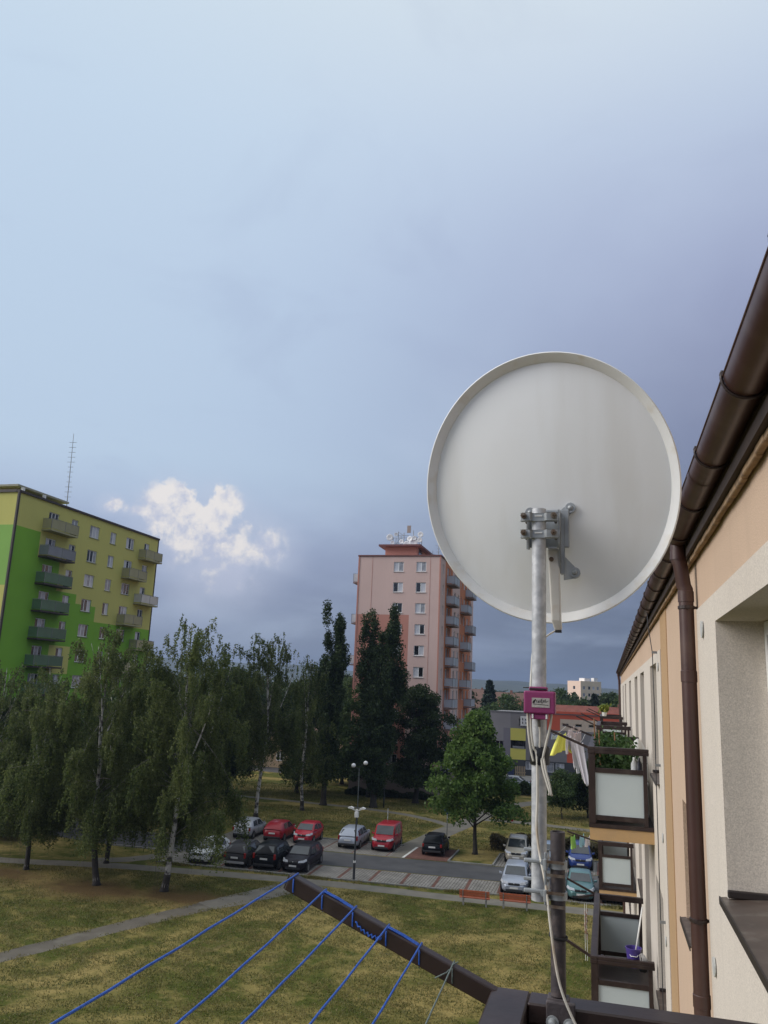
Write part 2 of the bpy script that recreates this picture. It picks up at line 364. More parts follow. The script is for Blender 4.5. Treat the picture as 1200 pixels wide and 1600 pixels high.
# near bays: grey pavers ruled by red paver lines, with a kerb on the lawn side
sheet('parking_bay', [(-30.5, Y(-30.5, 54.35)), (X1, Y(X1, 54.35)), (X1, Y(X1, 57.95)), (-30.5, Y(-30.5, 57.95))], .010, paver)
for i in range(-4, 13):
    x = -19.72 + 2.113 * i; k = -.045
    sheet('bay_marking', [(x - .11 + .16, Y(x, 54.37)), (x + .11 + .16, Y(x, 54.37)), (x + .11, Y(x, 57.93)), (x - .11, Y(x, 57.93))], .014, redpaver)
sheet('parking_bay', [(-31, Y(-31, 62.85)), (-16.1, Y(-16.1, 62.85)), (-16.1, Y(-16.1, 67.5)), (-31, Y(-31, 67.5))], .016, paver)
sheet('parking_bay', [(-15.05, Y(-15, 62.85)), (-11.75, Y(-11.75, 62.85)), (-11.75, Y(-11.75, 67.6)), (-15.05, Y(-15, 67.6))], .016, redpaver)
sheet('parking_bay', [(-8.3, Y(-8.3, 62.85)), (X1, Y(X1, 62.85)), (X1, Y(X1, 67.6)), (-8.3, Y(-8.3, 67.6))], .016, paver)
sheet('bay_marking', [(-15.2, Y(-15, 62.9)), (-15.0, Y(-15, 62.9)), (-14.9, Y(-15, 67.4)), (-15.1, Y(-15, 67.4))], .022, whitepaint)
for x in (-28.4, -26.1, -23.9, -21.6, -19.1, -16.4): sheet('bay_marking', [(x - .06, Y(x, 62.9)), (x + .06, Y(x, 62.9)), (x + .06, Y(x, 67.4)), (x - .06, Y(x, 67.4))], .020, redpaver)
for x in (-4.9, -2.9, -.9): sheet('bay_marking', [(x - .06, Y(x, 62.9)), (x + .06, Y(x, 62.9)), (x + .06, Y(x, 67.4)), (x - .06, Y(x, 67.4))], .020, redpaver)
def kerb(p, q, h=.10, wd=.14):
    """a row of kerb stones, each one metre long"""
    p, q = Vector((*p, 0)), Vector((*q, 0)); n = max(1, round((q - p).length)); t = (q - p).normalized()
    mb = MB()
    for i in range(n):
        a, b = p.lerp(q, i / n) + t * .012, p.lerp(q, (i + 1) / n) - t * .012
        mb.bar(a + Vector((0, 0, h / 2)), b + Vector((0, 0, h / 2)), wd, h)
    o = mb.build('kerb', kerbm, bevel=.01, seg=1); tag(o, kind='structure')
kerb((-30.5, Y(-30.5, 54.27)), (X1, Y(X1, 54.27)), .09)
kerb((-31, Y(-31, 67.58)), (-16.1, Y(-16.1, 67.58)))
kerb((-11.6, Y(-11.6, 62.85)), (-8.4, Y(-8.4, 62.85))); kerb((-11.67, Y(-11.6, 62.95)), (-11.67, Y(-11.6, 67.5)))
kerb((-8.36, Y(-8.4, 62.95)), (-8.36, Y(-8.4, 67.5))); kerb((-8.3, Y(-8.3, 67.68)), (X1, Y(X1, 67.68)))
kerb((-36.8, Y(-34, 57.9)), (-30.6, Y(-30.6, 57.9)))
# footpaths
ribbon('footpath', [(-62, 46.2), (-50, 48.0), (-39.5, 49.4), (-33, 51.0), (-26, 52.0), (-18, 52.75), (-10, 52.65), (0, 53.0), (9, 53.4)], 1.5, .006, pathm)
ribbon('footpath', [(-18.4, 52.3), (-19.6, 50.2), (-21.3, 46.3), (-22.1, 44.8)], [2.6, 1.7], .0105, pathm)
ribbon('footpath', [(-22.0, 45.0), (-23.2, 42.2), (-24.6, 38.4), (-26.5, 33.2), (-28.5, 27.5), (-32, 18)], [1.55, 1.1], .004, pathold)
ribbon('footpath', [(-16.0, 62.8), (-15.6, 66.0), (-15.0, 70.5), (-14.2, 76.3), (-13.0, 84.0), (-11.8, 92), (-8.8, 99.7), (-3, 108)], [2.3, 2.0], .014, pathm)
ribbon('footpath', [(-14.0, 78.5), (-16.8, 81.4), (-20.9, 83.9), (-27, 85.5), (-38, 86.5), (-52, 88)], 1.1, .006, pathm)
ribbon('footpath', [(-13, 84.4), (-9.3, 84.6), (-6.2, 84.2), (-1.3, 82.9), (8, 80)], 1.5, .018, pathm)
ribbon('footpath', [(-34.5, 52.0), (-32.5, 53.4), (-31.2, 55.6), (-31.0, 58)], 1.5, .0095, pathm)
ribbon('road', [(-60, 116), (-35, 114), (-10, 118), (14, 124)], 6, .006, asphalt)
sheet('yard', [(-24, 119.5), (14, 122), (14, 131.5), (-24, 131.5)], .0105, concrete)

# hills on the horizon
rnd = random.Random(5)
HX = [(-3400, 120), (-2400, 110), (-1500, 84), (-1050, 74), (-800, 62), (-560, 54), (-400, 50), (-250, 46), (-130, 47), (-40, 40), (60, 31), (300, 36), (900, 60), (2000, 70), (3400, 60)]
xs = np.linspace(-3400, 3400, 260); hs = np.interp(xs, [p[0] for p in HX], [p[1] for p in HX]) + 2.2 * np.sin(xs / 61) + 1.3 * np.sin(xs / 23 + 1)
V, F = [], []
for k, (yy, hh) in enumerate(((1900, 0.), (2150, .42), (2400, .8), (2600, 1.), (2900, .8))):
    for x, h in zip(xs, hs): V.append((x, yy + 40 * math.sin(x / 170 + k), h * hh - (.5 if hh == 0 else 0)))
n = len(xs)
F = [(k * n + i, k * n + i + 1, (k + 1) * n + i + 1, (k + 1) * n + i) for k in range(4) for i in range(n - 1)]
hillm = mat('wooded_hill', (.030, .042, .022), .95, .4, .02, c2=(.060, .066, .034), bump=1., bscale=.05)
o = npmesh('hills', V, F, hillm); tag(o, kind='structure')

# ------------------------------------------------------------------ facades
def facade(P, u0, u1, v0, v1, ops, depth, mats, zone=None, us=(), vs=()):
    """wall in (u, v) with real recessed openings; zone(u, v) picks the plaster"""
    U = sorted({u0, u1, *us, *[q for o in ops for q in o[:2]]}); Vv = sorted({v0, v1, *vs, *[q for o in ops for q in o[2:4]]})
    U = [q for q in U if u0 <= q <= u1]; Vv = [q for q in Vv if v0 <= q <= v1]
    mb = MB()
    for i in range(len(U) - 1):
        for j in range(len(Vv) - 1):
            cu, cv = (U[i] + U[i + 1]) / 2, (Vv[j] + Vv[j + 1]) / 2
            if any(a < cu < b and c < cv < e for a, b, c, e in ops): continue
            mb.quad(P(U[i], Vv[j], 0), P(U[i + 1], Vv[j], 0), P(U[i + 1], Vv[j + 1], 0), P(U[i], Vv[j + 1], 0), zone(cu, cv) if zone else 0)
    for a, b, c, e in ops:
        z = zone((a + b) / 2, (c + e) / 2) if zone else 0
        for p, q in (((a, c), (b, c)), ((b, c), (b, e)), ((b, e), (a, e)), ((a, e), (a, c))):
            mb.quad(P(*p, 0), P(*q, 0), P(*q, depth), P(*p, depth), z)
    return mb
PANES = [curtain, blind, glassd]
frame_white = mat('white_window_frame', (.72, .72, .71), .45, .06, 5)
_wc = {}
def window(parent, loc, rz, wd, ht, n, pm, sill=None):
    """window frame of n sashes, local x = width, z = height, -y = outside; the panes are its sub-parts"""
    key = (round(wd, 2), round(ht, 2), n)
    if key not in _wc:
        f = MB(); e = .075; h2 = wd / 2
        f.box(-h2, h2, -.03, .03, 0, e); f.box(-h2, h2, -.03, .03, ht - e, ht); f.box(-h2, -h2 + e, -.03, .03, e, ht - e); f.box(h2 - e, h2, -.03, .03, e, ht - e)
        for k in range(1, n): x = -h2 + wd * k / n; f.box(x - .05, x + .05, -.035, .03, e, ht - e)
        _wc[key] = f
    if not isinstance(_wc[key], bpy.types.Mesh):
        o = _wc[key].build('window', frame_white, parent, local=True); _wc[key] = o.data
    else:
        o = bpy.data.objects.new('window', _wc[key]); col.objects.link(o); o.parent = parent
    o.location = Vector(loc) - Vector(parent.get('_o', (0, 0, 0))); o.rotation_euler = (0, 0, rz); o['_o'] = (0, 0, 0)
    for k in range(n):
        m = pm[k % len(pm)]; pk = (key, k, m.name)
        if pk not in _wc:
            a, b = -wd / 2 + wd * k / n, -wd / 2 + wd * (k + 1) / n
            q = MB().box(a + .045, b - .045, -.006, .006, .07, ht - .07).build('pane', m, o, local=True); _wc[pk] = q.data
        else:
            q = bpy.data.objects.new('pane', _wc[pk]); col.objects.link(q); q.parent = o
    return o
def sill(win, wd, m):
    k = ('s', round(wd, 2), m.name)
    if k not in _wc: _wc[k] = MB().box(-wd / 2 - .05, wd / 2 + .05, -.19, -.032, -.07, -.004).build('sill', m, win, local=True).data
    else:
        o = bpy.data.objects.new('sill', _wc[k]); col.objects.link(o); o.parent = win
def far_balcony(parent, loc, rz, wd, dep, panel_m, slab_m, name='balcony', ht=1.08):
    key = ('b', round(wd, 2), panel_m.name, slab_m.name)
    if key not in _wc:
        s = MB().box(-wd / 2, wd / 2, -dep, -.002, -.16, 0).build('balcony', slab_m, parent, local=True)
        def pan(x0, x1, y0, y1):
            return MB().box(x0, x1, y0, y1, .10, ht - .03).build('railing_panel', panel_m, s, local=True)
        ps = [pan(-wd / 2 + .05, -.02, -dep + .03, -dep + .06), pan(.02, wd / 2 - .05, -dep + .03, -dep + .06), pan(-wd / 2 + .02, -wd / 2 + .05, -dep + .08, -.04), pan(wd / 2 - .05, wd / 2 - .02, -dep + .08, -.04)]
        r = MB()
        for x in (-wd / 2 + .025, 0, wd / 2 - .025): r.box(x - .02, x + .02, -dep + .01, -dep + .05, -.02, ht)
        for x in (-wd / 2 + .015, wd / 2 - .055): r.box(x, x + .04, -dep + .02, -.004, ht, ht + .04)
        r.box(-wd / 2, wd / 2, -dep, -dep + .06, ht + .001, ht + .045)
        rr = r.build('railing', panelframe, s, local=True)
        _wc[key] = (s.data, [p.data for p in ps], rr.data)
    else:
        sd, pd, rd = _wc[key]
        s = bpy.data.objects.new('balcony', sd); col.objects.link(s); s.parent = parent
        for q, nm in [(q, 'railing_panel') for q in pd] + [(rd, 'railing')]:
            c = bpy.data.objects.new(nm, q); col.objects.link(c); c.parent = s
    s.location = Vector(loc) - Vector(parent.get('_o', (0, 0, 0))); s.rotation_euler = (0, 0, rz)
    return s
panelframe = mat('balcony_rail_metal', (.22, .22, .22), .5, .2, 4)
rs = random.Random(11)
def panes(p=(.45, .35, .2)):
    return [rs.choices(PANES, p)[0] for _ in range(3)]
HALF = math.pi / 2

# ---- pink tower block
pk_a = mat('pale_pink_plaster', (.60, .435, .390), .9, .07, .25, bump=.15, bscale=18, streak=(.53, .375, .335), dirt=(.55, .39, .35), dscale=.12)
pk_b = mat('salmon_plaster', (.47, .215, .165), .9, .08, .25, bump=.15, bscale=18)
pk_o = mat('orange_plaster', (.52, .185, .085), .9, .08, .25, bump=.15, bscale=18)
pk_g = mat('grey_pink_plinth', (.20, .165, .155), .9, .12, .3, bump=.2, bscale=10)
pk_t = mat('maroon_flashing', (.16, .055, .048), .6, .2, 2)
panel_grey = mat('grey_blue_balcony_panel', (.40, .43, .48), .5, .15, .7)
slab_grey = mat('balcony_slab', (.22, .16, .14), .9, .2, 1.5)
PX0, PX1, PY0, PY1, PH, ST = -30.86, -20.06, 98.5, 125.0, 29.05, 2.635
pink = thing('apartment_tower', (-25.5, 111, 0), 'pink and salmon tower block with white dishes on its roof', 'building')
rows = [28.3 - ST * k for k in range(10)]
gcols = [(-26.15, -24.85), (-23.17, -21.88)]
ops = [(a, b, t - 1.24, t) for a, b in gcols for t in rows]
zg = lambda u, v: 3 if v < 3.4 else (1 if (v < 21.55 and u < -23.95) else 0)
mb = facade(lambda u, v, dd: (u, PY0 + dd, v), PX0, PX1, 0, PH, ops, .16, None, zg, us=(-23.95,), vs=(3.4, 21.55))
scols = [(100.3, 101.0), (103.2, 104.6), (105.1, 105.9), (108.6, 109.7), (111.2, 112.4), (113.9, 114.7), (116.2, 117.4), (119.0, 120.3), (122.0, 123.0)]
sops = [(a, b, t - (2.0 if 103 < a < 104 or 119 <= a < 119.5 else 1.3), t) for a, b in scols for t in rows]
def zs(u, v):
    if v < 3.4: return 3
    if 101.9 < u < 107.2: return 2 if v > 12.3 else 1
    if 113.0 < u < 122.6: return 2
    return 0 if v > 8.5 else 1
mb2 = facade(lambda u, v, dd: (PX1 - dd, u, v), PY0, PY1, 0, PH, sops, .16, None, zs, us=(101.9, 107.2, 113.0, 122.6), vs=(3.4, 8.5, 12.3))
mb.add(mb2.v, [], 0); o0 = len(mb.v) - len(mb2.v); mb.f += [tuple(o0 + i for i in f) for f in mb2.f]; mb.m += mb2.m
mb.quad((PX0, PY0, 0), (PX0, PY1, 0), (PX0, PY1, PH), (PX0, PY0, PH), 0); mb.quad((PX0, PY1, 0), (PX1, PY1, 0), (PX1, PY1, PH), (PX0, PY1, PH), 0)
mb.quad((PX0, PY0, PH), (PX1, PY0, PH), (PX1, PY1, PH), (PX0, PY1, PH), 0)
mb.build('wall', [pk_a, pk_b, pk_o, pk_g], pink)
pl = MB()
for x in (-29.0, -21.35): pl.box(x - .02, x + .02, PY0 - .02, PY0 + .001, 3.4, PH - .1)
for z in (3.4,): pl.box(PX0, PX1 + .03, PY0 - .04, PY0 + .001, z - .05, z + .05)
pl.box(PX0 - .06, PX0 + .12, PY0 - .06, PY0 + .001, 3.5, PH); pl.box(PX1 - .10, PX1 + .06, PY0 - .06, PY0 + .001, 3.5, PH)
pl.build('corner_trim', pk_b, pink)
t = MB(); t.box(PX0 - .12, PX1 + .12, PY0 - .12, PY0 + .25, PH - .02, PH + .16); t.box(PX1 - .25, PX1 + .12, PY0 + .25, PY1 + .1, PH - .02, PH + .16); t.box(PX0 - .12, PX0 + .25, PY0 + .25, PY1 + .1, PH - .02, PH + .16)
t.build('parapet', pk_t, pink)
sill_l = mat('light_sill', (.55, .52, .50), .5, .1, 3)
for i, (a, b) in enumerate(gcols):
    for k, tz in enumerate(rows):
        pm = [blind, curtain] if rs.random() < .6 else [curtain, glassd]
        if (i, k) in ((1, 4), (0, 1), (1, 1), (0, 7)): pm = [glassd, blind]
        if (i, k) in ((1, 3), (1, 5)): pm = [blind, glassd]
        sill(window(pink, ((a + b) / 2, PY0 + .11, tz - 1.24), 0, b - a, 1.24, 2, pm), b - a, sill_l)
for a, b in scols:
    for tz in rows:
        h = 2.0 if 103 < a < 104 or 119 <= a < 119.5 else 1.3
        window(pink, (PX1 - .11, (a + b) / 2, tz - h), HALF, b - a, h, 2 if b - a > 1.15 else 1, panes((.3, .2, .5)))
for k in range(10):
    far_balcony(pink, (PX1, 104.5, 25.95 - ST * k + .1), HALF, 3.6, 1.15, panel_grey, slab_grey)
    far_balcony(pink, (PX1, 119.2 if k % 2 == 0 else 115.2, 25.95 - ST * k + .1), HALF, 3.4, 1.15, panel_grey, slab_grey)
    if k in (0, 2, 4): far_balcony(pink, (PX0, 101.2, 25.8 - ST * k), -HALF, 3.4, 1.0, blind, slab_grey)
ph = MB(); ph.box(-28.2, -23.9, 101.5, 110, PH, 30.75); ph.build('stair_head', pk_b, pink)
ph = MB(); ph.box(-28.9, -23.2, 100.6, 111, 30.75, 31.0); ph.build('stair_head_roof', pk_t, pink)
MB().box(-23.92, -23.86, 102.6, 104.4, 29.1, 30.7).build('stair_head_door', glassd, pink)
# rooftop aerials: each lattice frame, dish and mast is a thing of its own
dishw = mat('white_dish_paint', (.86, .86, .85), .45, .04, 3)
steel = mat('grey_galvanised_steel', (.30, .31, .32), .5, .3, 9, metal=.5)
fr = MB()
for x in (-27.6, -26.9, -26.1, -25.5, -24.8, -24.3):
    h = {-26.9: 33.2, -26.1: 33.0, -24.8: 33.3}.get(x, 32.4); fr.tube([(x, 103, 31), (x, 103, h)], .05, 6)
for z in (31.6, 32.3): fr.bar((-27.8, 103, z), (-24.2, 103, z), .05, .05)
fr.bar((-26.9, 103, 33.1), (-26.1, 103, 32.6), .05, .05); fr.bar((-26.9, 103, 32.6), (-25.4, 103, 32.6), .05, .05)
for x in (-27.4, -26.4, -25.3): fr.bar((x, 103, 31.0), (x + .8, 103, 32.3), .04, .04)
for k, x in enumerate((-27.75, -27.3, -26.6, -25.9, -24.5, -24.05, -23.7)): fr.tube([(x, 103.4, 31), (x, 103.4, 32.0 + .35 * (k % 3))], .045, 6)
fr.tube([(-26.0, 104.2, 31), (-26.0, 104.2, 32.2)], .05, 6); fr.tube([(-25.2, 104.6, 31), (-25.2, 104.6, 32.6)], .05, 6)
o = fr.build('rooftop_scaffold', steel); tag(o, 'grey tube frame carrying the white dishes on the pink tower roof', 'antenna frame')
dn = ['big white round dish at the far left of the rooftop frame', 'small white dish low down under the big left dish', 'pale small dish high beside the big left dish', 'small white dish at mid height near the middle of the rooftop frame',
      'pinkish white dish low in the middle of the rooftop frame', 'white dish at mid height right of the tall grey plate', 'largest white dish low right of the frame middle',
      'small white dish just over the largest low one', 'white round dish at the top right of the rooftop frame', 'pale drum dish below the top right one', 'tiny white dish close to the roof edge at left']
for (x, z, r), lb in zip([(-28.0, 32.35, .36), (-27.6, 31.62, .22), (-27.15, 32.75, .20), (-26.35, 31.75, .24), (-25.65, 31.35, .36), (-25.2, 32.1, .30), (-24.7, 31.55, .45), (-24.6, 32.2, .25), (-23.75, 32.7, .30), (-23.85, 31.95, .27), (-27.05, 31.18, .17)], dn):
    r *= 1.3; dt = thing('rooftop_dish', (x, 102.85, z), lb, 'dish', 'white dishes on the pink tower roof')
    T = Matrix.Translation((x, 102.8, z)) @ Matrix.Rotation(R(90), 4, 'X') @ Matrix.Rotation(R(rs.uniform(-14, 14)), 4, 'Y')
    MB().lathe([(.001, -.06), (r * .6, -.02), (r, .06), (r * .97, .08), (r * .5, .0), (.001, -.02)], T, 20).build('reflector', dishw, dt, smooth=True)
    MB().box(x - .05, x + .05, 102.82, 102.99, z - .05, z + .05).build('bracket', steel, dt)
o = MB().box(-25.7, -25.2, 103.05, 103.15, 33.0, 34.0).build('panel_antenna', mat('tan_panel', (.36, .28, .24), .7, .1, 2)); tag(o, 'tan upright panel antenna at the top of the rooftop frame', 'antenna')
def aerial_mast(x, y, z0, z1, label, n, s):
    a = thing('aerial_mast', (x, y, z0), label, 'antenna')
    MB().tube([(x, y, z0), (x + (z1 - z0) * s, y, z1)], [.06, .025], 6).build('pole', steel, a)
    q = MB(); r2 = random.Random(n)
    for i in range(n):
        z = z0 + (z1 - z0) * (.25 + .7 * i / n); xx = x + (z - z0) * s; l = r2.uniform(.2, .5); q.bar((xx - l, y - .1, z), (xx + l, y + .15, z + .03), .035, .035)
    q.build('aerial_rods', steel, a)
aerial_mast(-21.9, 106, PH, 34.6, 'thin aerial mast on the pink tower behind the big dish', 9, 0.0)
aerial_mast(-22.5, 105, PH, 30.9, 'short stubby aerial beside the tall mast on the pink tower', 3, 0.0)

# ---- green tower block
gr_y = mat('yellow_green_plaster', (.54, .515, .150), .9, .06, .25, bump=.15, bscale=18, streak=(.48, .45, .14), dirt=(.50, .475, .14), dscale=.12)
gr_g = mat('green_plaster', (.190, .410, .034), .9, .10, .3, bump=.15, bscale=18)
gr_l = mat('light_green_plaster', (.250, .46, .100), .9, .08, .3, bump=.15, bscale=18)
gr_t = mat('dark_brown_flashing', (.045, .034, .028), .6, .2, 2)
gp_y = mat('olive_balcony_panel', (.33, .31, .17), .5, .12, .8); gp_g = mat('dark_green_balcony_panel', (.095, .165, .095), .5, .15, .8); gp_w = mat('pale_balcony_panel', (.56, .54, .49), .5, .1, .8)
gp_b = mat('grey_balcony_panel', (.22, .23, .25), .5, .15, .8)
GX, GX0, GY0, GY1, GH, GS = -55.3, -66.5, 64.0, 89.9, 29.8, 2.74
green = thing('apartment_tower', (-61, 77, 0), 'yellow and green tower block with stepped paintwork behind the birches', 'building')
cols = [(68.75, 70.35, 3), (72.5, 73.6, 2), (75.75, 77.5, 3), (79.65, 80.8, 2), (82.9, 84.6, 3), (86.85, 88.0, 2)]
grow = [28.85 - GS * k for k in range(10)]
ops = [(a, b, t - 1.33, t) for a, b, _ in cols for t in grow]
def zgr(u, v):
    if 71.35 < u < 74.75 and 12.5 < v < 15.35: return 0
    if v < 3: return 1
    if v < 18.3 or (v < 19.97 and u < 78.35) or (v < 20.95 and u < 74.75) or (v < 23.95 and u < 71.35) or (v < 26.5 and u < 67.85): return 1
    return 0
mb = facade(lambda u, v, dd: (GX - dd, u, v), GY0, GY1, 0, GH, ops, .18, None, zgr, us=(67.85, 71.35, 74.75, 78.35), vs=(3, 12.5, 15.35, 18.3, 19.97, 20.95, 23.95, 26.5))
for z0, z1, q in ((26.5, GH, 0), (20.6, 26.5, 2), (14, 20.6, 0), (0, 14, 2)): mb.quad((GX0, GY0, z0), (GX, GY0, z0), (GX, GY0, z1), (GX0, GY0, z1), q)
mb.quad((GX0, GY0, 0), (GX0, GY1, 0), (GX0, GY1, GH), (GX0, GY0, GH), 0); mb.quad((GX0, GY1, 0), (GX, GY1, 0), (GX, GY1, GH), (GX0, GY1, GH), 0); mb.quad((GX0, GY0, GH), (GX, GY0, GH), (GX, GY1, GH), (GX0, GY1, GH), 0)
mb.build('wall', [gr_y, gr_g, gr_l], green)
t = MB(); t.box(GX - .2, GX + .16, GY0 - .12, GY1 + .12, GH - .05, GH + .18); t.box(GX0, GX - .2, GY0 - .14, GY0 + .2, GH - .05, GH + .22)
t.box(GX - .02, GX + .05, GY1 - .02, GY1 + .14, 0, GH - .05); t.box(GX - .04, GX + .14, GY0 - .12, GY0 + .12, 0, GH - .05)
t.build('parapet', gr_t, green)
MB().box(-60, GX - 1.6, 65.5, 71.6, GH + .12, 30.55).build('stair_head', mat('ochre_plaster', (.36, .27, .12), .9, .1, 1), green)
MB().box(-60.6, GX - .75, 64.6, 72.6, 30.55, 30.75).build('stair_head_roof', mat('pale_roof_edge', (.33, .32, .24), .8, .15, 2), green)
for y in (65.0, 68.2): MB().box(GX - .7, GX - .45, y, y + .3, GH + .12, 30.5).build('vent', white, green)
for a, b, n_ in cols:
    for tz in grow: sill(window(green, (GX - .12, (a + b) / 2, tz - 1.33), HALF, b - a, 1.33, n_, panes((.38, .17, .45))), b - a, mat('olive_sill', (.20, .22, .12), .6, .1, 3))
for k in range(10):
    far_balcony(green, (GX, 70.1, 26.85 - GS * k), HALF, 4.4, 1.15, (gp_y, gp_b, gp_g)[min(k, 2)], gr_t if k > 0 else gp_y)
for k, yc in ((0, 87.6), (1, 84.5), (2, 87.6), (3, 84.5), (4, 87.6), (5, 84.5)):
    far_balcony(green, (GX, yc, 26.75 - GS * k), HALF, 3.8, 1.1, gp_w if k == 2 else gp_y, gp_y)
aerial_mast(-59.3, 76.5, GH, 40.0, 'tall leaning aerial mast on the green tower roof', 12, -.035)

# ---- grey modern block with yellow loggias, and the red and cream strip beside it
gm = mat('grey_render', (.22, .21, .215), .9, .08, .4); gm2 = mat('light_grey_render', (.27, .26, .27), .9, .08, .4); gm3 = mat('lilac_grey_render', (.205, .195, .225), .9, .08, .4); gmd = mat('dark_grey_base', (.060, .063, .070), .8, .15, .5)
yel = mat('yellow_render', (.64, .59, .13), .8, .06, .5); redr = mat('red_render', (.62, .115, .06), .8, .1, .5); crm = mat('cream_render', (.60, .48, .37), .9, .06, .4)
grey = thing('modern_block', (-9, 137, 0), 'flat roofed grey block with yellow and red panels behind the mast', 'building')
bops = [(-14.86, -12.54, 3.95, 5.2), (-12.5, -11.3, .9, 2.1), (-9.2, -8.2, .7, 2.1), (-7.9, -6.6, .7, 2.1), (-4.6, -3.7, .1, 1.9), (-17.3, -16.0, 3.6, 5.0), (-6.9, -5.9, 7.7, 8.15), (-4.9, -3.9, 7.7, 8.15), (-2.9, -2.0, 7.7, 8.15), (-13.6, -12.9, 7.4, 8.6)]
def zm(u, v):
    if v < 2.3: return 2
    if v > 7.05 and u > -9.2: return 4 if (u > -7.2 and v < 8.8) else 3
    if u < -14.9 and v > 7.05: return 1
    if u < -16.0 and v < 7.05: return 1
    if u < -14.9: return 5
    if u < -12.5 and v < 7.05 and not 3.95 < v < 5.2: return 6
    if -6.2 < u < -5.2 and 2.3 < v < 4.0: return 3
    return 0
mb = facade(lambda u, v, dd: (u, 132 + dd, v), -18.1, 3.0, 0, 9.45, bops, .9, None, zm, us=(-16.0, -14.9, -12.5, -9.2, -7.2, -6.2, -5.2), vs=(2.3, 3.95, 4.0, 5.2, 7.05, 8.8))
mb.quad((-18.1, 132, 0), (-18.1, 146, 0), (-18.1, 146, 9.45), (-18.1, 132, 9.45), 1); mb.quad((-18.1, 132, 9.45), (3, 132, 9.45), (3, 146, 9.45), (-18.1, 146, 9.45), 0)
mb.quad((3, 132, 0), (3, 146, 0), (3, 146, 9.45), (3, 132, 9.45), 0)
mb.build('wall', [gm, gm2, gmd, redr, crm, gm3, yel], grey)
for a, b, c, e in bops[1:]: window(grey, ((a + b) / 2, 132.12 if c < 3 else 132.5, c), 0, b - a, e - c, 2 if b - a > 1.1 else 1, [curtain, blind] if c < 3 else [glassd])
MB().box(-14.85, -12.55, 132.8, 132.85, 3.95, 5.2).build('loggia_window', glassd, grey)
MB().box(-18.2, 3.1, 131.92, 132.2, 9.452, 9.6).build('parapet', mat('grey_flashing', (.20, .20, .20), .5, .1, 1), grey)
MB().box(-9.15, 3.1, 131.85, 132.0, 9.6, 9.95).build('red_fascia', redr, grey)
o = MB().box(-14.55, -12.7, 131.94, 131.99, 4.0, 4.35).build('loggia_rail', steel, grey)
sg = thing('wall_sign', (-12.7, 131.8, 8.2), 'white wall sign with dark marks on the grey block', 'sign')
MB().box(-13.3, -12.1, 131.6, 131.9, 7.5, 8.95).build('board', white, sg)
q = MB()
for x, z in ((-12.95, 8.5), (-12.95, 7.95)): q.box(x - .06, x + .06, 131.57, 131.6, z - .18, z + .18)
for x, z in ((-12.5, 8.45), (-12.45, 7.95)): q.bar((x - .12, 131.585, z - .15), (x + .12, 131.585, z + .15), .06, .03, up=(0, 1, 0)); q.bar((x - .12, 131.585, z + .15), (x + .12, 131.585, z - .15), .06, .03, up=(0, 1, 0))
q.build('marks', black, sg)
o = MB(); o.box(-15.1, -14.1, 129.6, 130.6, .05, 1.25); bn = thing('waste_bin', (-14.6, 130.1, 0), 'dark blue waste container by the grey block wall', 'bin')
o.build('bin_body', mat('blue_bin', (.030, .045, .11), .5, .1, 2), bn, bevel=.05); MB().box(-15.15, -14.05, 129.55, 130.65, 1.25, 1.36).build('lid', mat('blue_bin', (.03, .045, .11)), bn, bevel=.03)
pal = thing('wooden_screen', (-13.1, 130, 0), 'pale wooden slatted screen beside the blue container', 'screen')
for k in range(6):
    MB().box(-13.9 + k * .27, -13.74 + k * .27, 129.9, 130.0, .05, 1.5).build('slat', mat('pale_wood', (.42, .32, .20), .8, .2, 4), pal)
MB().box(-13.95, -12.3, 130.002, 130.06, .5, .65).build('crossbar', mat('pale_wood', (.42, .32, .20)), pal)
# far houses
def house(x, y, wx, wy, h, rh, wm, rm, label, rz=0, nw=3, name='house'):
    t = thing(name, (x, y, 0), label, 'house', rz=R(rz)); t['_o'] = (0, 0, 0)
    mb = MB(); mb.box(-wx / 2, wx / 2, -wy / 2, wy / 2, 0, h); mb.prism([(-wy / 2, h), (wy / 2, h), (0, h + rh)], 'x', -wx / 2, wx / 2); mb.build('wall', wm, t, local=True)
    r = MB(); e = .5
    for s in (-1, 1): r.add([(-wx / 2 - e, s * (wy / 2 + e), h - e * rh * 2 / wy), (wx / 2 + e, s * (wy / 2 + e), h - e * rh * 2 / wy), (wx / 2 + e, 0, h + rh + .12), (-wx / 2 - e, 0, h + rh + .12),
                            (-wx / 2 - e, s * (wy / 2 + e), h - e * rh * 2 / wy + .2), (wx / 2 + e, s * (wy / 2 + e), h - e * rh * 2 / wy + .2), (wx / 2 + e, 0, h + rh + .34), (-wx / 2 - e, 0, h + rh + .34)],
                           [(0, 1, 2, 3), (4, 5, 6, 7), (0, 1, 5, 4), (1, 2, 6, 5), (0, 3, 7, 4)])
    rr = r.build('roof', rm, t, local=True); MB().box(wx * .2, wx * .2 + .6, -.3, .3, h + rh * .7, h + rh + .9).build('chimney', mat('brick_chimney', (.22, .10, .07), .9, .2, 3), rr, local=True)
    for fl in range(max(1, int(h // 2.9))):
        for k in range(nw):
            wx_ = -wx / 2 + wx * (k + .5) / nw
            o_ = window(t, (wx_, -wy / 2 - .02, 1.0 + fl * 2.9), 0, 1.2, 1.3, 2, [glassd])
    return t
tile_r = mat('red_roof_tiles', (.20, .060, .042), .8, .25, 1.2, bump=.4, bscale=4); tile_o = mat('orange_roof_tiles', (.36, .15, .085), .8, .2, 1.2, bump=.4, bscale=4); tile_b = mat('brown_roof_tiles', (.15, .085, .065), .8, .2, 1.2, bump=.4, bscale=4)
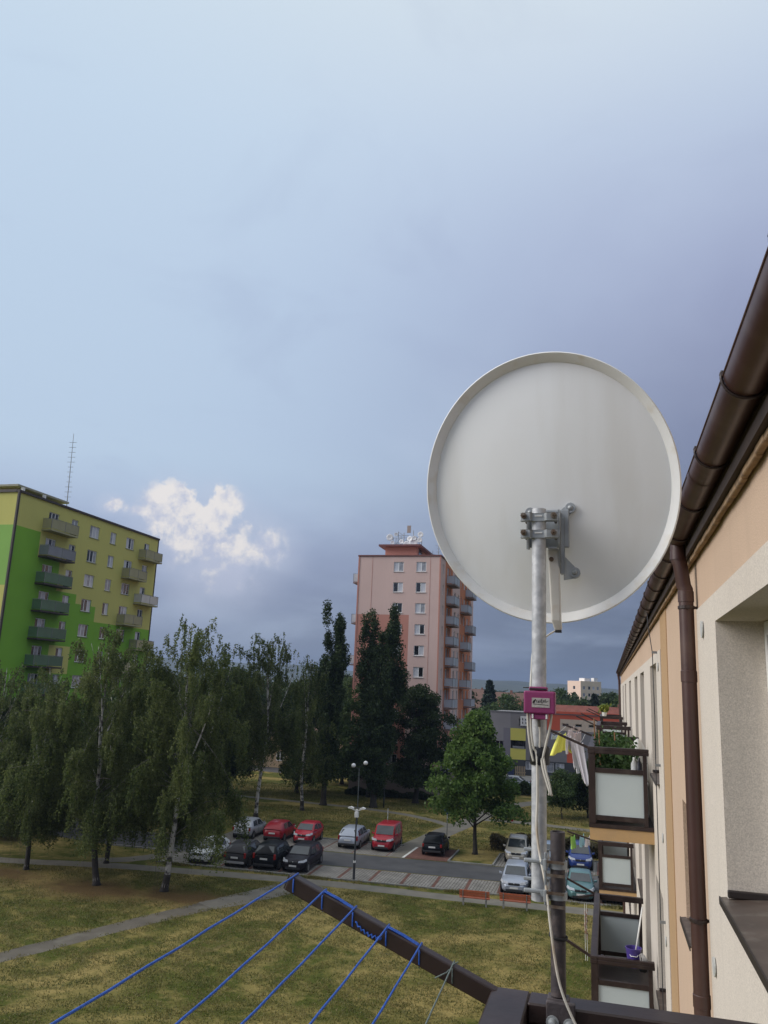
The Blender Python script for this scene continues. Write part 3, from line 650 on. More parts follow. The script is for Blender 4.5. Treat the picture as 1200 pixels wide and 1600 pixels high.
wcream = mat('cream_house_wall', (.45, .40, .32), .9, .1, .6); wwhite = mat('white_house_wall', (.52, .52, .50), .9, .08, .6); wgrey = mat('grey_house_wall', (.26, .26, .27), .9, .1, .6)
house(-2.5, 168, 22, 9, 7.2, 3.0, crm, tile_r, 'long red tiled roof just behind the red and cream strip', nw=6)
house(-28, 215, 18, 9, 8.6, 3.6, wcream, tile_b, 'brown roofed house beside the dark conifer, left of the mast', nw=4)
house(-22.8, 205, 8, 8, 7.0, 3.2, wcream, tile_o, 'small house with orange tiled roof behind the grey block', nw=2)
house(-25.5, 162, 6, 6, 5.8, 1.2, wwhite, wgrey, 'low pale house between trees left of the grey block', nw=2)
house(-20.5, 172, 9, 8, 6.2, 1.6, wgrey, wgrey, 'grey house with shallow roof over the grey block', nw=2)
house(-9.3, 185, 6, 7, 8.4, 1.0, wwhite, wwhite, 'white low roofed house between the mast and the pink far tower', nw=2)
house(-47, 300, 12, 10, 9, 4.0, wwhite, tile_b, 'white walled house far off at the edge of the pink tower', nw=3)
house(-46, 122, 16, 8, 5.0, 2.0, mat('tan_house_wall', (.42, .31, .20), .9, .1, .6), tile_b, 'tan house glimpsed between the birch trunks', nw=4)
house(14, 260, 14, 10, 9, 4.0, wwhite, tile_r, 'far red roofed house beyond the end of the balconies', nw=3)
ft = thing('apartment_tower', (-10.1, 333, 0), 'distant peach and cream tower block above the red roof', 'building', rz=R(0)); ft['_o'] = (0, 0, 0)
fa = mat('peach_far_plaster', (.78, .58, .46), .9, .06, .3); fb = mat('cream_far_plaster', (.74, .60, .43), .9, .06, .3)
ang = R(-45)
ft.rotation_euler = (0, 0, ang)
LA, LB = 7.5, 11.0
fo = [(-LA / 2 - .6, -LA / 2 + .6, z, z + 1.3) for z in np.arange(1.4, 16.5, 2.7)]
mb = facade(lambda u, v, dd: (u, dd, v), -LA, 0, 0, 18.2, fo, .2, None, None)
fo2 = [(a, a + 1.2, z, z + 1.3) for a in (1.2, 4.0, 6.3, 8.6) for z in np.arange(1.4, 16.5, 2.7)]
mb2 = facade(lambda u, v, dd: (-dd, u, v), 0, LB, 0, 18.2, fo2, .2, None, lambda u, v: 1)
o0 = len(mb.v); mb.v += mb2.v; mb.f += [tuple(o0 + i for i in f) for f in mb2.f]; mb.m += mb2.m
mb.quad((-LA, 0, 0), (-LA, LB, 0), (-LA, LB, 18.2), (-LA, 0, 18.2)); mb.quad((-LA, LB, 0), (0, LB, 0), (0, LB, 18.2), (-LA, LB, 18.2)); mb.quad((-LA, 0, 18.2), (0, 0, 18.2), (0, LB, 18.2), (-LA, LB, 18.2))
mb.build('wall', [fa, fb], ft, local=True)
for a, b, c, e in fo: window(ft, ((a + b) / 2, .14, c), 0, b - a, 1.3, 1, [glassd])
for a, b, c, e in fo2: window(ft, (-.14, (a + b) / 2, c), HALF, 1.2, 1.3, 1, panes((.4, .2, .4)))
q = MB(); q.box(-4.0, -1.0, 3, 6, 18.2, 19.4); q.box(-2.0, -.4, 7.5, 9.5, 18.2, 19.6); q.build('stair_head', white, ft, local=True)
# ------------------------------------------------------------------ our own apartment house on the right
pl_p = mat('peach_plaster', (.565, .41, .295), .95, .07, .7, bump=.7, bscale=230, speck=.22, streak=(.475, .345, .25), dirt=(.53, .38, .27), dscale=.5)
pl_w = mat('cream_plaster', (.620, .555, .480), .95, .05, .8, bump=.7, bscale=230, speck=.22, streak=(.53, .475, .41), dirt=(.575, .51, .44), dscale=.6)
pl_o = mat('ochre_plaster_band', (.43, .275, .145), .95, .08, .8, bump=.7, bscale=230, speck=.2)
soff = mat('dark_wooden_soffit', (.040, .024, .018), .8, .3, 4)
hb = thing('apartment_house', (1.5, 18, 0), 'peach and cream apartment house with brown gutter and balconies', 'building')
WX, HY0, HY1, EAVE = .62, -3.0, 40.0, 13.48
FL = 10.72
wins = [(3.0, 4.95), (10.92, 12.45), (17.72, 19.5), (28.4, 30.2)]; doors = [(.2, 1.9), (14.55, 16.2), (22.5, 24.5), (32.8, 34.6)]
ops = []
for k in range(3):
    ops += [(a, b, 11.47 - 2.8 * k, 12.95 - 2.8 * k) for a, b in wins] + [(a, b, FL + .06 - 2.8 * k, 12.95 - 2.8 * k) for a, b in doors]
stair = [(7.05, 7.85, 10.68 - 2.8 * k, 11.65 - 2.8 * k) for k in range(3)]
body = facade(lambda u, v, dd: (WX + dd, u, v), HY0, HY1, 0, 13.75, [(a - .012, b + .012, c - .012, e + .012) for a, b, c, e in ops] + stair, .30, None)
body.quad((WX, HY1, 0), (9.5, HY1, 0), (9.5, HY1, 13.75), (WX, HY1, 13.75)); body.quad((WX, HY0, 0), (9.5, HY0, 0), (9.5, HY0, 13.75), (WX, HY0, 13.75)); body.quad((9.5, HY0, 0), (9.5, HY1, 0), (9.5, HY1, 13.75), (9.5, HY0, 13.75))
body.build('wall', pl_p, hb)
def raised(y0, y1, z0, z1, m, th, oo):
    """plaster layer standing th proud of the wall, with closed edges"""
    o_ = [q for q in oo if q[0] > y0 and q[1] < y1]
    f = facade(lambda u, v, dd: (WX - th + dd, u, v), y0, y1, z0, z1, o_, th + .285, None)
    f.quad((WX - th, y0, z1), (WX - th, y1, z1), (WX, y1, z1), (WX, y0, z1)); f.quad((WX - th, y0, z0), (WX - th, y0, z1), (WX, y0, z1), (WX, y0, z0)); f.quad((WX - th, y1, z0), (WX - th, y1, z1), (WX, y1, z1), (WX, y1, z0))
    f.build('plaster_panel', m, hb)
raised(HY0 + .1, 5.92, .1, 13.11, pl_w, .016, ops); raised(10.05, HY1 - .05, .1, 13.07, pl_w, .016, ops); raised(9.05, 10.04, .1, 13.46, pl_o, .008, [])
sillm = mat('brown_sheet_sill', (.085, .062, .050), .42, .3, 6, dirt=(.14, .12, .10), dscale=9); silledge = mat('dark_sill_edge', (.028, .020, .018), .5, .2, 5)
brown_frame = mat('white_window_frame', (.72, .72, .71))
for k in range(3):
    for a, b in wins + doors:
        dr = (a, b) in doors; z0 = (FL + .06 if dr else 11.47) - 2.8 * k
        if k < 2 or a > 10: window(hb, (.888, (a + b) / 2, z0), -HALF, b - a - .005, 12.945 - 2.8 * k - z0, 2, [glassd, curtain])
        if not dr and a < 12: MB().box(.600, .875, b - .032, b - .004, z0 + .012, z0 + .050).build('shadow_strip', silledge, hb, bevel=.006)  # dark bar standing in for the shadow line where sill meets far jamb
        if not dr:
            s = MB().add([(.570, a - .03, z0 + .000), (.893, a - .03, z0 + .030), (.893, b + .04, z0 + .030), (.570, b + .04, z0 + .000), (.570, a - .03, z0 - .012), (.893, a - .03, z0 + .018), (.893, b + .04, z0 + .018), (.570, b + .04, z0 - .012)],
                         [(0, 1, 2, 3), (4, 7, 6, 5), (0, 4, 5, 1), (1, 5, 6, 2), (2, 6, 7, 3), (3, 7, 4, 0)]).build('window_sill', sillm, hb)
            MB().box(.562, .5695, a - .03, b + .04, z0 - .034, z0 + .004).build('front_edge', silledge, s)
    a, b, c, e = stair[k]
    window(hb, (.888, (a + b) / 2, c), -HALF, b - a - .005, e - c - .005, 1, [glassd])
    s = MB().add([(.575, a - .03, c), (.84, a - .03, c + .03), (.84, b + .04, c + .03), (.575, b + .04, c), (.575, a - .03, c - .012), (.84, a - .03, c + .018), (.84, b + .04, c + .018), (.575, b + .04, c - .012)],
                 [(0, 1, 2, 3), (4, 7, 6, 5), (0, 4, 5, 1), (1, 5, 6, 2), (2, 6, 7, 3), (3, 7, 4, 0)]).build('window_sill', sillm, hb)
    MB().box(.567, .5745, a - .03, b + .04, c - .034, c + .004).build('front_edge', silledge, s)
# eaves: soffit, fascia, ochre edge strip, roof
MB().box(.552, .625, HY0, HY1 + .2, 13.485, 13.54).build('soffit', soff, hb)
MB().box(.565, .60, HY0, HY1 + .1, 13.50, 13.62).build('fascia', soff, hb)
rr = random.Random(3); es = MB(); y = HY0
while y < HY1:       # rough reveal strip of render along the soffit
    l = .18; es.box(.578 + rr.uniform(-.003, .002), .607, y, y + l - .003, 13.452 + rr.uniform(-.004, .003), 13.4849); y += l
es.build('rough_edge_strip', mat('rough_ochre_render', (.34, .225, .13), .95, .3, 8, bump=.6, bscale=70, dirt=(.16, .11, .08), dscale=12), hb, bevel=.004, seg=1)
MB().add([(.47, HY0, 13.70), (9.7, HY0, 16.2), (9.7, HY1 + .3, 16.2), (.47, HY1 + .3, 13.70), (.47, HY0, 13.66), (9.7, HY0, 16.16), (9.7, HY1 + .3, 16.16), (.47, HY1 + .3, 13.66)],
         [(0, 1, 2, 3), (4, 7, 6, 5), (0, 4, 5, 1), (2, 6, 7, 3), (3, 7, 4, 0)]).build('roof', mat('brown_roof_sheet', (.07, .04, .035), .6, .2, 2), hb)
# half round gutter with rolled bead and wire brackets
gc, gz, gr = .503, 13.645, .080
def gprof(r, t0=180, t1=360, n=14): return [(gc + r * math.cos(R(t0 + (t1 - t0) * i / n)), gz + r * math.sin(R(t0 + (t1 - t0) * i / n))) for i in range(n + 1)]
gm_ = MB(); outer, inner = gprof(gr), gprof(gr - .005)
poly = outer + inner[::-1]
seg = [HY0 + (HY1 + .6 - HY0) * i / 12 for i in range(13)]
for i in range(12):
    n = len(poly); a, b = seg[i], seg[i + 1]
    gm_.add([(x, a, z) for x, z in poly] + [(x, b, z) for x, z in poly], [(j, (j + 1) % n, n + (j + 1) % n, n + j) for j in range(n)])
gutter = gm_.build('gutter', brownpipe, hb, smooth=True, auto=50)
gutter_o = gutter; gutter_o['_o'] = tuple(hb['_o'])
MB().tube([(gc - gr, HY0, gz + .003), (gc - gr, HY1 + .6, gz + .003)], .005, 8).build('rolled_bead', brownpipe, gutter, smooth=True)
for i in range(12):
    yy = seg[i]
    if i: MB().add([(x, q, z) for q in (yy - .05, yy + .05) for x, z in gprof(gr + .003)], [(j, j + 1, 16 + j, 15 + j) for j in range(14)]).build('joint_sleeve', brownpipe, gutter, smooth=True)
yy = HY0 + .35
while yy < HY1 + .5:
    pts = [(x, yy, z) for x, z in gprof(gr + .007, 170, 350, 12)]
    b = MB().tube(pts, .0065, 6); b.tube([(gc - gr - .008, yy, gz + .006), (gc - gr - .002, yy + .012, gz + .024), (gc - gr + .014, yy + .012, gz + .020)], .006, 6)
    b.build('bracket', brown, gutter, smooth=True); yy += .93
def downpipe(yc, ztop, first):
    x2 = .545; r = .05
    p = [(gc, yc, gz - .04), (gc, yc, 13.50), (gc, yc, 13.47), (gc + .012, yc, 13.44), (x2 - .012, yc, 13.29), (x2, yc, 13.26), (x2, yc, 13.22), (x2, yc, .15)]
    dp = MB().tube(p, r, 20).build('downpipe', brownpipe, hb, smooth=True, auto=60)
    MB().lathe([(r + .004, 0), (r + .004, .07)], Matrix.Translation((gc, yc, 13.47)), 20).build('outlet_collar', brownpipe, dp, smooth=True)
    z = 13.14
    for q in (13.17, 12.62, 10.6, 8.6, 6.6): MB().lathe([(r - .001, 0), (r + .004, .002), (r + .004, .075), (r - .001, .08)], Matrix.Translation((x2, yc, q)), 20).build('pipe_sleeve', brownpipe, dp, smooth=True, auto=40)
    for q in (13.12, 11.1, 9.1, 7.1):
        c = MB().lathe([(r + .002, 0), (r + .007, .003), (r + .007, .022), (r + .002, .025)], Matrix.Translation((x2, yc, q)), 20); c.box(x2 + .045, WX, yc - .012, yc + .012, q + .004, q + .02); c.box(x2 - .015, x2 + .015, yc - r - .02, yc - r + .002, q, q + .025)
        c.build('pipe_clamp', brown, dp)
downpipe(5.98, 13.5, True); downpipe(39.2, 13.5, False)
# insulation plugs, lightning conductor
plug = mat('plug_cap', (.55, .56, .54), .5, .3, 40)
for y, z in ((5.56, 12.95), (5.68, 10.93), (10.41, 12.88), (10.5, 10.91), (10.5, 9.8)):
    MB().lathe([(.001, 0), (.040, 0), (.055, .004), (.055, .012), (.001, .012)], Matrix.Translation((WX - .017, y, z)) @ Matrix.Rotation(R(-90), 4, 'Y'), 18).build('wall_plug', plug, hb, smooth=True, auto=40)
lc = MB().tube([(.50, 10.66, 13.62), (.505, 10.62, 13.42), (.548, 10.58, 13.05), (.545, 10.52, 12.75), (.552, 10.55, 12.3), (.548, 10.58, 11.72), (.55, 10.6, 10.8), (.552, 10.62, 9.98), (.55, 10.62, 8.0), (.55, 10.62, .3)], .006, 6).build('lightning_conductor', mat('dark_wire', (.05, .05, .055), .5, .2, 10, metal=.6), hb, smooth=True)
for z in (13.06, 11.72, 9.98, 8.3): MB().bar((.54, 10.58, z), (.606, 10.58, z), .014, .03).build('standoff', steel, lc)
# ---- balconies
frost = mat('frosted_glass', (.50, .56, .565), .28, .07, 1.3, bump=.12, bscale=160, spec=.5)
slab_o = mat('ochre_slab_render', (.50, .320, .150), .95, .08, 1.2, bump=.4, bscale=80, dirt=(.42, .28, .15), dscale=3)
BX0, BX1 = -.285, .53
def balcony(y0, y1, zf, parent, arms=((0,), (1,)), wall_end=True, solid_end=False):
    top = zf + 1.06
    s = MB().box(BX0 + .01, BX1 + .085, y0, y1, zf - .22, zf - .055).build('balcony', slab_o, parent)
    q = MB(); q.box(BX0, BX1 + .08, y0 - .012, y1 + .012, zf - .054, zf); q.build('floor_edge', brown, s)
    r = MB(); e = .075
    for x, ww in ((BX0, .095), (BX1 - .055, .055)):
        for y in (y0, y1 - e): MB().box(x, x + ww, y, y + e, zf + .001, top - .095).build('post', brown, s, bevel=.004, seg=1)
    n = max(2, round((y1 - y0) / 1.2))
    for i in range(1, n): yy = y0 + (y1 - y0) * i / n; MB().box(BX0 + .003, BX0 + .06, yy - .03, yy + .03, zf + .001, top - .095).build('post', brown, s, bevel=.004, seg=1)

    r = MB(); r.box(BX0 - .008, BX0 + .09, y0 - .006, y1 + .006, top - .094, top - .046)
    for y in (y0, y1 - e): r.box(BX0 + .0902, BX1 + .03, y - .004, y + e + .004, top - .094, top - .046)
    r.box(BX0 - .006, BX0 + .088, y0 - .004, y1 + .004, top - .045, top)
    for y in (y0, y1 - e): r.box(BX0 + .0882, BX1 + .028, y - .002, y + e + .002, top - .045, top)
    r.build('top_rail', brown, s, bevel=.004, seg=1)
    for y in (y0 + .012, y1 - e + .012):
        MB().box(BX0 + .096, BX1 - .056, y, y + .05, zf + .70, zf + .765).build('middle_rail', brown, s)
        MB().box(BX0 + .096, BX1 - .056, y, y + .05, zf + .05, zf + .115).build('bottom_rail', brown, s)
        MB().box(BX0 + .096, BX1 - .056, y + .018, y + .030, zf + .116, zf + .699).build('glass_panel', brown if (solid_end and y > y0 + .1) else frost, s)
    for i in range(n):
        a, b = y0 + (y1 - y0) * i / n + .04, y0 + (y1 - y0) * (i + 1) / n - .04
        MB().box(BX0 + .012, BX0 + .055, a + .04, b - .04, zf + .70, zf + .765).build('middle_rail', brown, s)
        MB().box(BX0 + .012, BX0 + .055, a + .04, b - .04, zf + .05, zf + .115).build('bottom_rail', brown, s)
        MB().box(BX0 + .028, BX0 + .040, a + .04, b - .04, zf + .116, zf + .699).build('glass_panel', frost, s)
    for k, rise, ln in arms:
        yy = (y0 + .02) if k == 0 else (y1 - .02)
        MB().bar((BX0 + .03, yy, top - .03), (BX0 - ln, yy, top + rise), .034, .036).build('drying_arm', brown, s, bevel=.003, seg=1)
    return s
balcony(-1.75, 2.215, FL, hb, arms=(), solid_end=True)
A0, A1 = 12.55, 16.35
balcony(A0, A1, FL, hb, arms=((0, .20, .55), (1, .17, .55)))
balcony(21.9, 25.7, FL, hb, arms=((0, .20, .5), (1, .2, .5))); balcony(32.2, 36, FL, hb, arms=((0, .2, .5), (1, .2, .5)))
balcony(A0, A1, FL - 2.8, hb, arms=((0, .27, .55), (1, -.1, .3), (1, .20, .5)))
balcony(21.9, 25.7, FL - 2.8, hb, arms=((0, .17, .75),)); balcony(32.2, 36, FL - 2.8, hb, arms=())
balcony(A0, A1, FL - 5.6, hb, arms=()); balcony(21.9, 25.7, FL - 5.6, hb, arms=())

# ------------------------------------------------------------------ our balcony: drying arm with lines
arm = thing('drying_arm', (-.28, 2.2, 11.75), 'dark brown square tube arm sloping out from our balcony corner', 'drying rack')
AP, AQ = Vector((-.235, 2.20, 11.742)), Vector((-.845, 2.20, 11.975))
MB().bar(AP, AQ, .034, .042).build('arm_tube', brown, arm, bevel=.0035)
T = (AQ - AP).normalized()
MB().bar(AQ, AQ + T * .003, .030, .038).build('end_cap', silledge, arm)
rope_m = mat('blue_nylon_rope', (.018, .105, .50), .55, .3, 160, bump=.5, bscale=500); rope_g = mat('grey_green_cord', (.16, .20, .19), .8, .35, 120, bump=.5, bscale=400)
def onarm(x, dz=.023): t = (x - AP.x) / (AQ.x - AP.x); q = AP.lerp(AQ, t); return Vector((x, 2.2, q.z + dz))
def line(x, sag, r, name, m, label, x2=None, group=None):
    p0 = onarm(x); p1 = Vector((x2 if x2 is not None else x, -1.7, p0.z)); pts = [p0 + Vector((0, .019, -.02)), p0 + Vector((0, .015, .002))]
    for i in range(0, 33):
        t = i / 32; q = p0.lerp(p1, t); q.z -= 4 * sag * t * (1 - t) + (.001 * math.sin(t * 90)); q.y -= .018 * (1 - t); pts.append(q)
    t_ = thing(name, p0, label, 'clothesline', group)
    MB().tube(pts, r, 8).build('cord', m, t_, smooth=True)
    kn = MB()       # the turns of cord round the arm
    for k in range(1):
        c = onarm(x, 0); a = []
        for j in range(13):
            u = 2 * math.pi * j / 12; ca, sa = math.cos(u), math.sin(u); mxx = max(abs(ca), abs(sa)); a.append(c + Vector((.002 * j / 12, .0185 * ca / mxx, .0235 * sa / mxx)))
        kn.tube(a, r * .8, 6)
    kn.build('knot', m, t_, smooth=True)
GL = 'blue lines of the drying rack'
line(-.826, .018, .0025, 'clothesline', rope_m, 'blue clothesline tied to the very tip of the drying arm', group=GL)
line(-.742, .085, .0025, 'clothesline', rope_m, 'second blue clothesline counted from the tip of the drying arm', group=GL)
line(-.655, .065, .0025, 'clothesline', rope_m, 'third blue clothesline from the arm tip, in the middle of the five', group=GL)
line(-.563, .060, .0025, 'clothesline', rope_m, 'fourth blue clothesline counted from the tip of the drying arm', group=GL)
line(-.474, .075, .0025, 'clothesline', rope_m, 'blue clothesline nearest to the mast, beside the grey green cord', group=GL)
line(-.388, .085, .0021, 'clothesline', rope_g, 'thin grey green cord tied to the drying arm nearest our balcony', x2=-.385)
for a, b, lb in ((-.742, -.655, 'blue rope running along the arm top between second and third line'), (-.563, -.474, 'blue rope running along the arm top between fourth and fifth line')):
    q = MB()
    for o_ in (-.007, .002): q.tube([onarm(a, .010) + Vector((0, -.019, 0)), onarm(a, .024) + Vector((.004, o_ - .004, 0)), onarm((a + b) / 2, .025) + Vector((0, o_, 0)), onarm(b, .025) + Vector((-.006, o_, 0)), onarm(b, .010) + Vector((.002, -.019, 0))], .0024, 8)
    o = q.build('rope_bridge', rope_m, smooth=True); tag(o, lb, 'rope', 'blue rope bridges on the drying arm')
q = MB(); r1 = random.Random(4)
pts = [onarm(-.645, .0) + Vector((0, -.021, 0))]
for i in range(1, 22): t = i / 22; pts.append(onarm(-.645 + .075 * t, -.002 - .010 * math.sin(t * math.pi) + .005 * math.sin(i * 2.1)) + Vector((0, -.022 - .002 * math.cos(i * 1.7), 0)))
q.tube(pts, .0022, 6); o = q.build('loose_rope_end', rope_m, smooth=True); tag(o, 'loose tangled end of blue rope on the side of the drying arm', 'rope')
q = MB().tube([onarm(-.43, -.012) + Vector((0, -.022, -.012)), onarm(-.40, .004) + Vector((0, -.022, 0)), onarm(-.385, .026) + Vector((0, -.004, 0)), onarm(-.375, .034)], .0018, 6)
o = q.build('loose_cord_end', rope_g, smooth=True); tag(o, 'frayed end of the grey green cord sticking out of its knot', 'cord')

# ------------------------------------------------------------------ mast, clamps, dish
galv = mat('galvanised_mast', (.37, .38, .395), .5, 0, 48, c2=(.52, .53, .54), metal=.2, bump=.1, bscale=60, thr=(.40, .62), dirt=(.42, .425, .43), dscale=20, detail=5)
galvflat = mat('zinc_plated_bracket', (.33, .35, .36), .45, .25, 20, metal=.25, dirt=(.27, .285, .29), dscale=35)
rust = mat('rusty_stud', (.20, .17, .14), .55, .5, 60, metal=.6, c2=(.10, .06, .035))
post = thing('support_post', (-.125, 2.15, 11.70), 'dark weathered steel stub post bolted to our balcony rail', 'post')
pm_ = MB().lathe([(.0001, 12.152), (.0145, 12.152), (.0145, 12.168), (.0180, 12.168), (.0180, 11.80), (.0001, 11.80)], Matrix.Translation((-.125, 2.155, 0)), 24); pm_.build('post_tube', darkpole, post, smooth=True, auto=40)
MB().box(-.152, -.085, 2.120, 2.136, 11.60, 11.795).build('mounting_plate', darkpole, post, bevel=.003)
MB().box(-.150, -.100, 2.136, 2.178, 11.779, 11.797).build('plate_flange', darkpole, post, bevel=.002)
for x, z in ((-.137, 11.752), (-.098, 11.750)):
    MB().lathe([(.0001, -.016), (.007, -.014), (.010, -.006), (.0105, 0), (.015, .0), (.015, .003)], Matrix.Translation((x, 2.117, z)) @ Matrix.Rotation(R(-90), 4, 'X'), 16).build('bolt', galvflat, post, smooth=True, auto=40)
mast = thing('antenna_mast', (-.172, 2.2, 12.0), 'galvanised steel mast tube carrying the satellite dish', 'mast')
MX, MY, MR = -.174, 2.20, .0192
mt = MB().lathe([(MR - .003, 12.97), (MR - .003, 13.0), (MR, 13.0), (MR, 11.995), (.0001, 11.995)], Matrix.Translation((MX, MY, 0)), 32).build('mast_tube', galv, mast, smooth=True, auto=40)
for z in (12.092, 12.022):
    b = thing('pipe_clamp', (-.15, 2.19, z), 'upper double pipe clamp joining the mast to the stub post' if z > 12.05 else 'lower double pipe clamp joining the mast to the stub post', 'clamp', 'clamps holding the mast')
    MB().box(-.2095, -.1505, 2.166, 2.176, z - .005, z + .005).build('stud', galvflat, b, bevel=.003)
    MB().box(-.215, -.1505, 2.222, 2.230, z + .012, z + .020).build('stud', galvflat, b, bevel=.002)
    MB().lathe([(.019, -.009), (.0225, -.009), (.0225, .009), (.019, .009), (.019, -.009)], Matrix.Translation((-.125, 2.155, z)), 24).build('band', galvflat, b, smooth=True, auto=40)
    MB().box(-.158, -.150, 2.128, 2.236, z - .014, z + .014).build('cross_plate', galvflat, b, bevel=.002)
    for dz in (.009, -.021): MB().bar((-.150, 2.126, z + dz), (-.108, 2.126, z + dz - .001), .006, .006).build('stud', rust, b)
    MB().lathe([(.0001, 0), (.008, 0), (.008, .008), (.0001, .008)], Matrix.Translation((-.160, 2.160, z)) @ Matrix.Rotation(R(90), 4, 'X'), 6).build('nut', galvflat, b)
MB().box(-.157, -.151, 2.134, 2.140, 12.0, 12.12).build('clamp_bar', galvflat, mast, bevel=.002)
dish = thing('satellite_dish', (-.135, 2.30, 12.95), 'large white satellite dish seen from behind on the mast', 'satellite dish')
dishm = mat('dish_white_paint', (.80, .812, .81), .5, .03, 1.6, bump=.04, bscale=220, dirt=(.775, .782, .775), dscale=6, streak=(.68, .675, .645))
rimm = mat('dish_rim_paint', (.735, .735, .72), .5, .05, 5, dirt=(.62, .57, .49), dscale=16)
DC = Vector((-.154, 2.318, 13.092)); az, el = R(-3.5), R(11)
DM = Matrix.Translation(DC) @ Matrix.Rotation(az, 4, 'Z') @ Matrix.Rotation(R(-90) + el, 4, 'X')
a_, b_ = .363, .394      # half width, half height
prof = [(.0001, -.044)] + [(t, -.044 + .040 * t * t) for t in [i / 14 for i in range(1, 14)]] + [(.972, -.006)]
MB().lathe([(r * a_, h) for r, h in prof], DM, 96, sy=b_ / a_).build('reflector', dishm, dish, smooth=True)
rim = [(.932, -.0090), (.935, -.0125), (.985, -.0330), (.992, -.0345), (1.0, -.0310), (1.003, -.020), (.998, -.004), (.985, .003), (.972, .000), (.968, -.006)]
MB().lathe([(r * a_, h) for r, h in rim], DM, 96, sy=b_ / a_).build('rim', rimm, dish, smooth=True, auto=24)
# bracket behind the dish: plate, arms with bolts, cheek plates, two clamp jaws with studs
br = MB(); br.box(-.205, -.095, 2.272, 2.280, 12.905, 13.015); br.build('back_plate', galvflat, dish, bevel=.003)
for poly, x1, z1, d2 in (([(-.118, 12.955), (-.092, 13.005), (-.092, 13.035), (-.118, 13.014)], -.092, 13.020, 0), ([(-.185, 12.97), (-.185, 13.012), (-.205, 13.023), (-.205, 12.993)], -.205, 13.008, 0), ([(-.112, 12.885), (-.112, 12.818), (-.082, 12.823), (-.082, 12.853)], -.082, 12.838, .022)):
    ear = MB().tube([(x1, 2.274 + d2, z1), (x1, 2.2836 + d2 * 1.6, z1)], .0150, 20); ear.prism(poly, 'y', 2.2785 + d2, 2.2830 + d2); ear.build('mounting_ear', galvflat, dish, bevel=.001)
for x, z in ((-.092, 13.020), (-.205, 13.008), (-.082, 12.838)): MB().lathe([(.0001, -.005), (.006, -.004), (.008, 0), (.0001, .002)], Matrix.Translation((x, 2.2735 if z > 12.9 else 2.2955, z)) @ Matrix.Rotation(R(-90), 4, 'X'), 12).build('bolt', galvflat, dish, smooth=True)
ck = MB(); ck.prism([(2.205, 13.0), (2.272, 13.005), (2.272, 12.83), (2.255, 12.83), (2.205, 12.905)], 'x', -.1225, -.1185); ck.prism([(2.205, 12.99), (2.272, 12.99), (2.272, 12.90), (2.205, 12.89)], 'x', -.208, -.204)
ck.prism([(2.262, 12.99), (2.274, 12.99), (2.290, 12.83), (2.262, 12.83)], 'x', -.1184, -.108); ck.build('cheek_plate', galvflat, dish, bevel=.001)
slot = MB()
for t in range(7): slot.box(-.1183, -.1178, 2.235 + .002 * t, 2.239 + .002 * t, 12.93 - .012 * t, 12.945 - .012 * t)
slot.build('elevation_slot', black, dish)
for z in (12.974, 12.927):
    jw = MB().prism([(-.222, 2.175), (-.196, 2.170), (-.190, 2.179), (-.158, 2.179), (-.152, 2.170), (-.122, 2.175), (-.122, 2.181), (-.152, 2.177), (-.160, 2.1835), (-.188, 2.1835), (-.196, 2.177), (-.222, 2.181)], 'z', z - .011, z + .011)
    jw.box(-.222, -.122, 2.181, 2.195, z - .011, z - .0085); j = jw.build('clamp_jaw', galvflat, dish, bevel=.001)
    MB().box(-.184, -.164, 2.1765, 2.1785, z + .001, z + .0035).build('pressed_rib', white, j)
    for x in (-.213, -.132):
        MB().lathe([(.0001, 0), (.0042, 0), (.0042, .115), (.0001, .115)], Matrix.Translation((x, 2.148, z + .002)) @ Matrix.Rotation(R(-90), 4, 'X'), 10).build('stud', rust, dish, smooth=True, auto=40)
        MB().lathe([(.0001, 0), (.0085, 0), (.0085, .008), (.0001, .008)], Matrix.Translation((x, 2.164, z + .002)) @ Matrix.Rotation(R(-90), 4, 'X'), 6).build('nut', rust, dish)
MB().bar((-.15, 2.215, 12.893), (-.125, 2.215, 12.893), .02, .006).build('cross_pin', galvflat, dish, bevel=.001)
la_m = mat('feed_arm_paint', (.62, .60, .56), .5, .08, 12, dirt=(.52, .44, .36), dscale=20)
fa_ = MB().add([(-.153, 2.236, 12.895), (-.122, 2.236, 12.895), (-.122, 2.262, 12.895), (-.153, 2.262, 12.895), (-.1455, 2.262, 12.700), (-.1195, 2.262, 12.700), (-.1195, 2.30, 12.705), (-.1455, 2.30, 12.705), (-.137, 2.275, 12.672), (-.118, 2.275, 12.672), (-.118, 2.310, 12.680), (-.137, 2.310, 12.680)],
               [(0, 3, 2, 1), (0, 1, 5, 4), (1, 2, 6, 5), (2, 3, 7, 6), (3, 0, 4, 7), (4, 5, 9, 8), (5, 6, 10, 9), (6, 7, 11, 10), (7, 4, 8, 11), (8, 9, 10, 11)]).build('feed_arm', la_m, dish, bevel=.004)
MB().lathe([(.0001, 0), (.0065, 0), (.0065, .004), (.0001, .005)], Matrix.Translation((-.143, 2.2385, 12.866)) @ Matrix.Rotation(R(90), 4, 'X'), 12).build('bolt', rust, dish)
MB().bar((-.136, 2.283, 12.671), (-.119, 2.283, 12.671), .02, .006).build('arm_plug', black, dish)
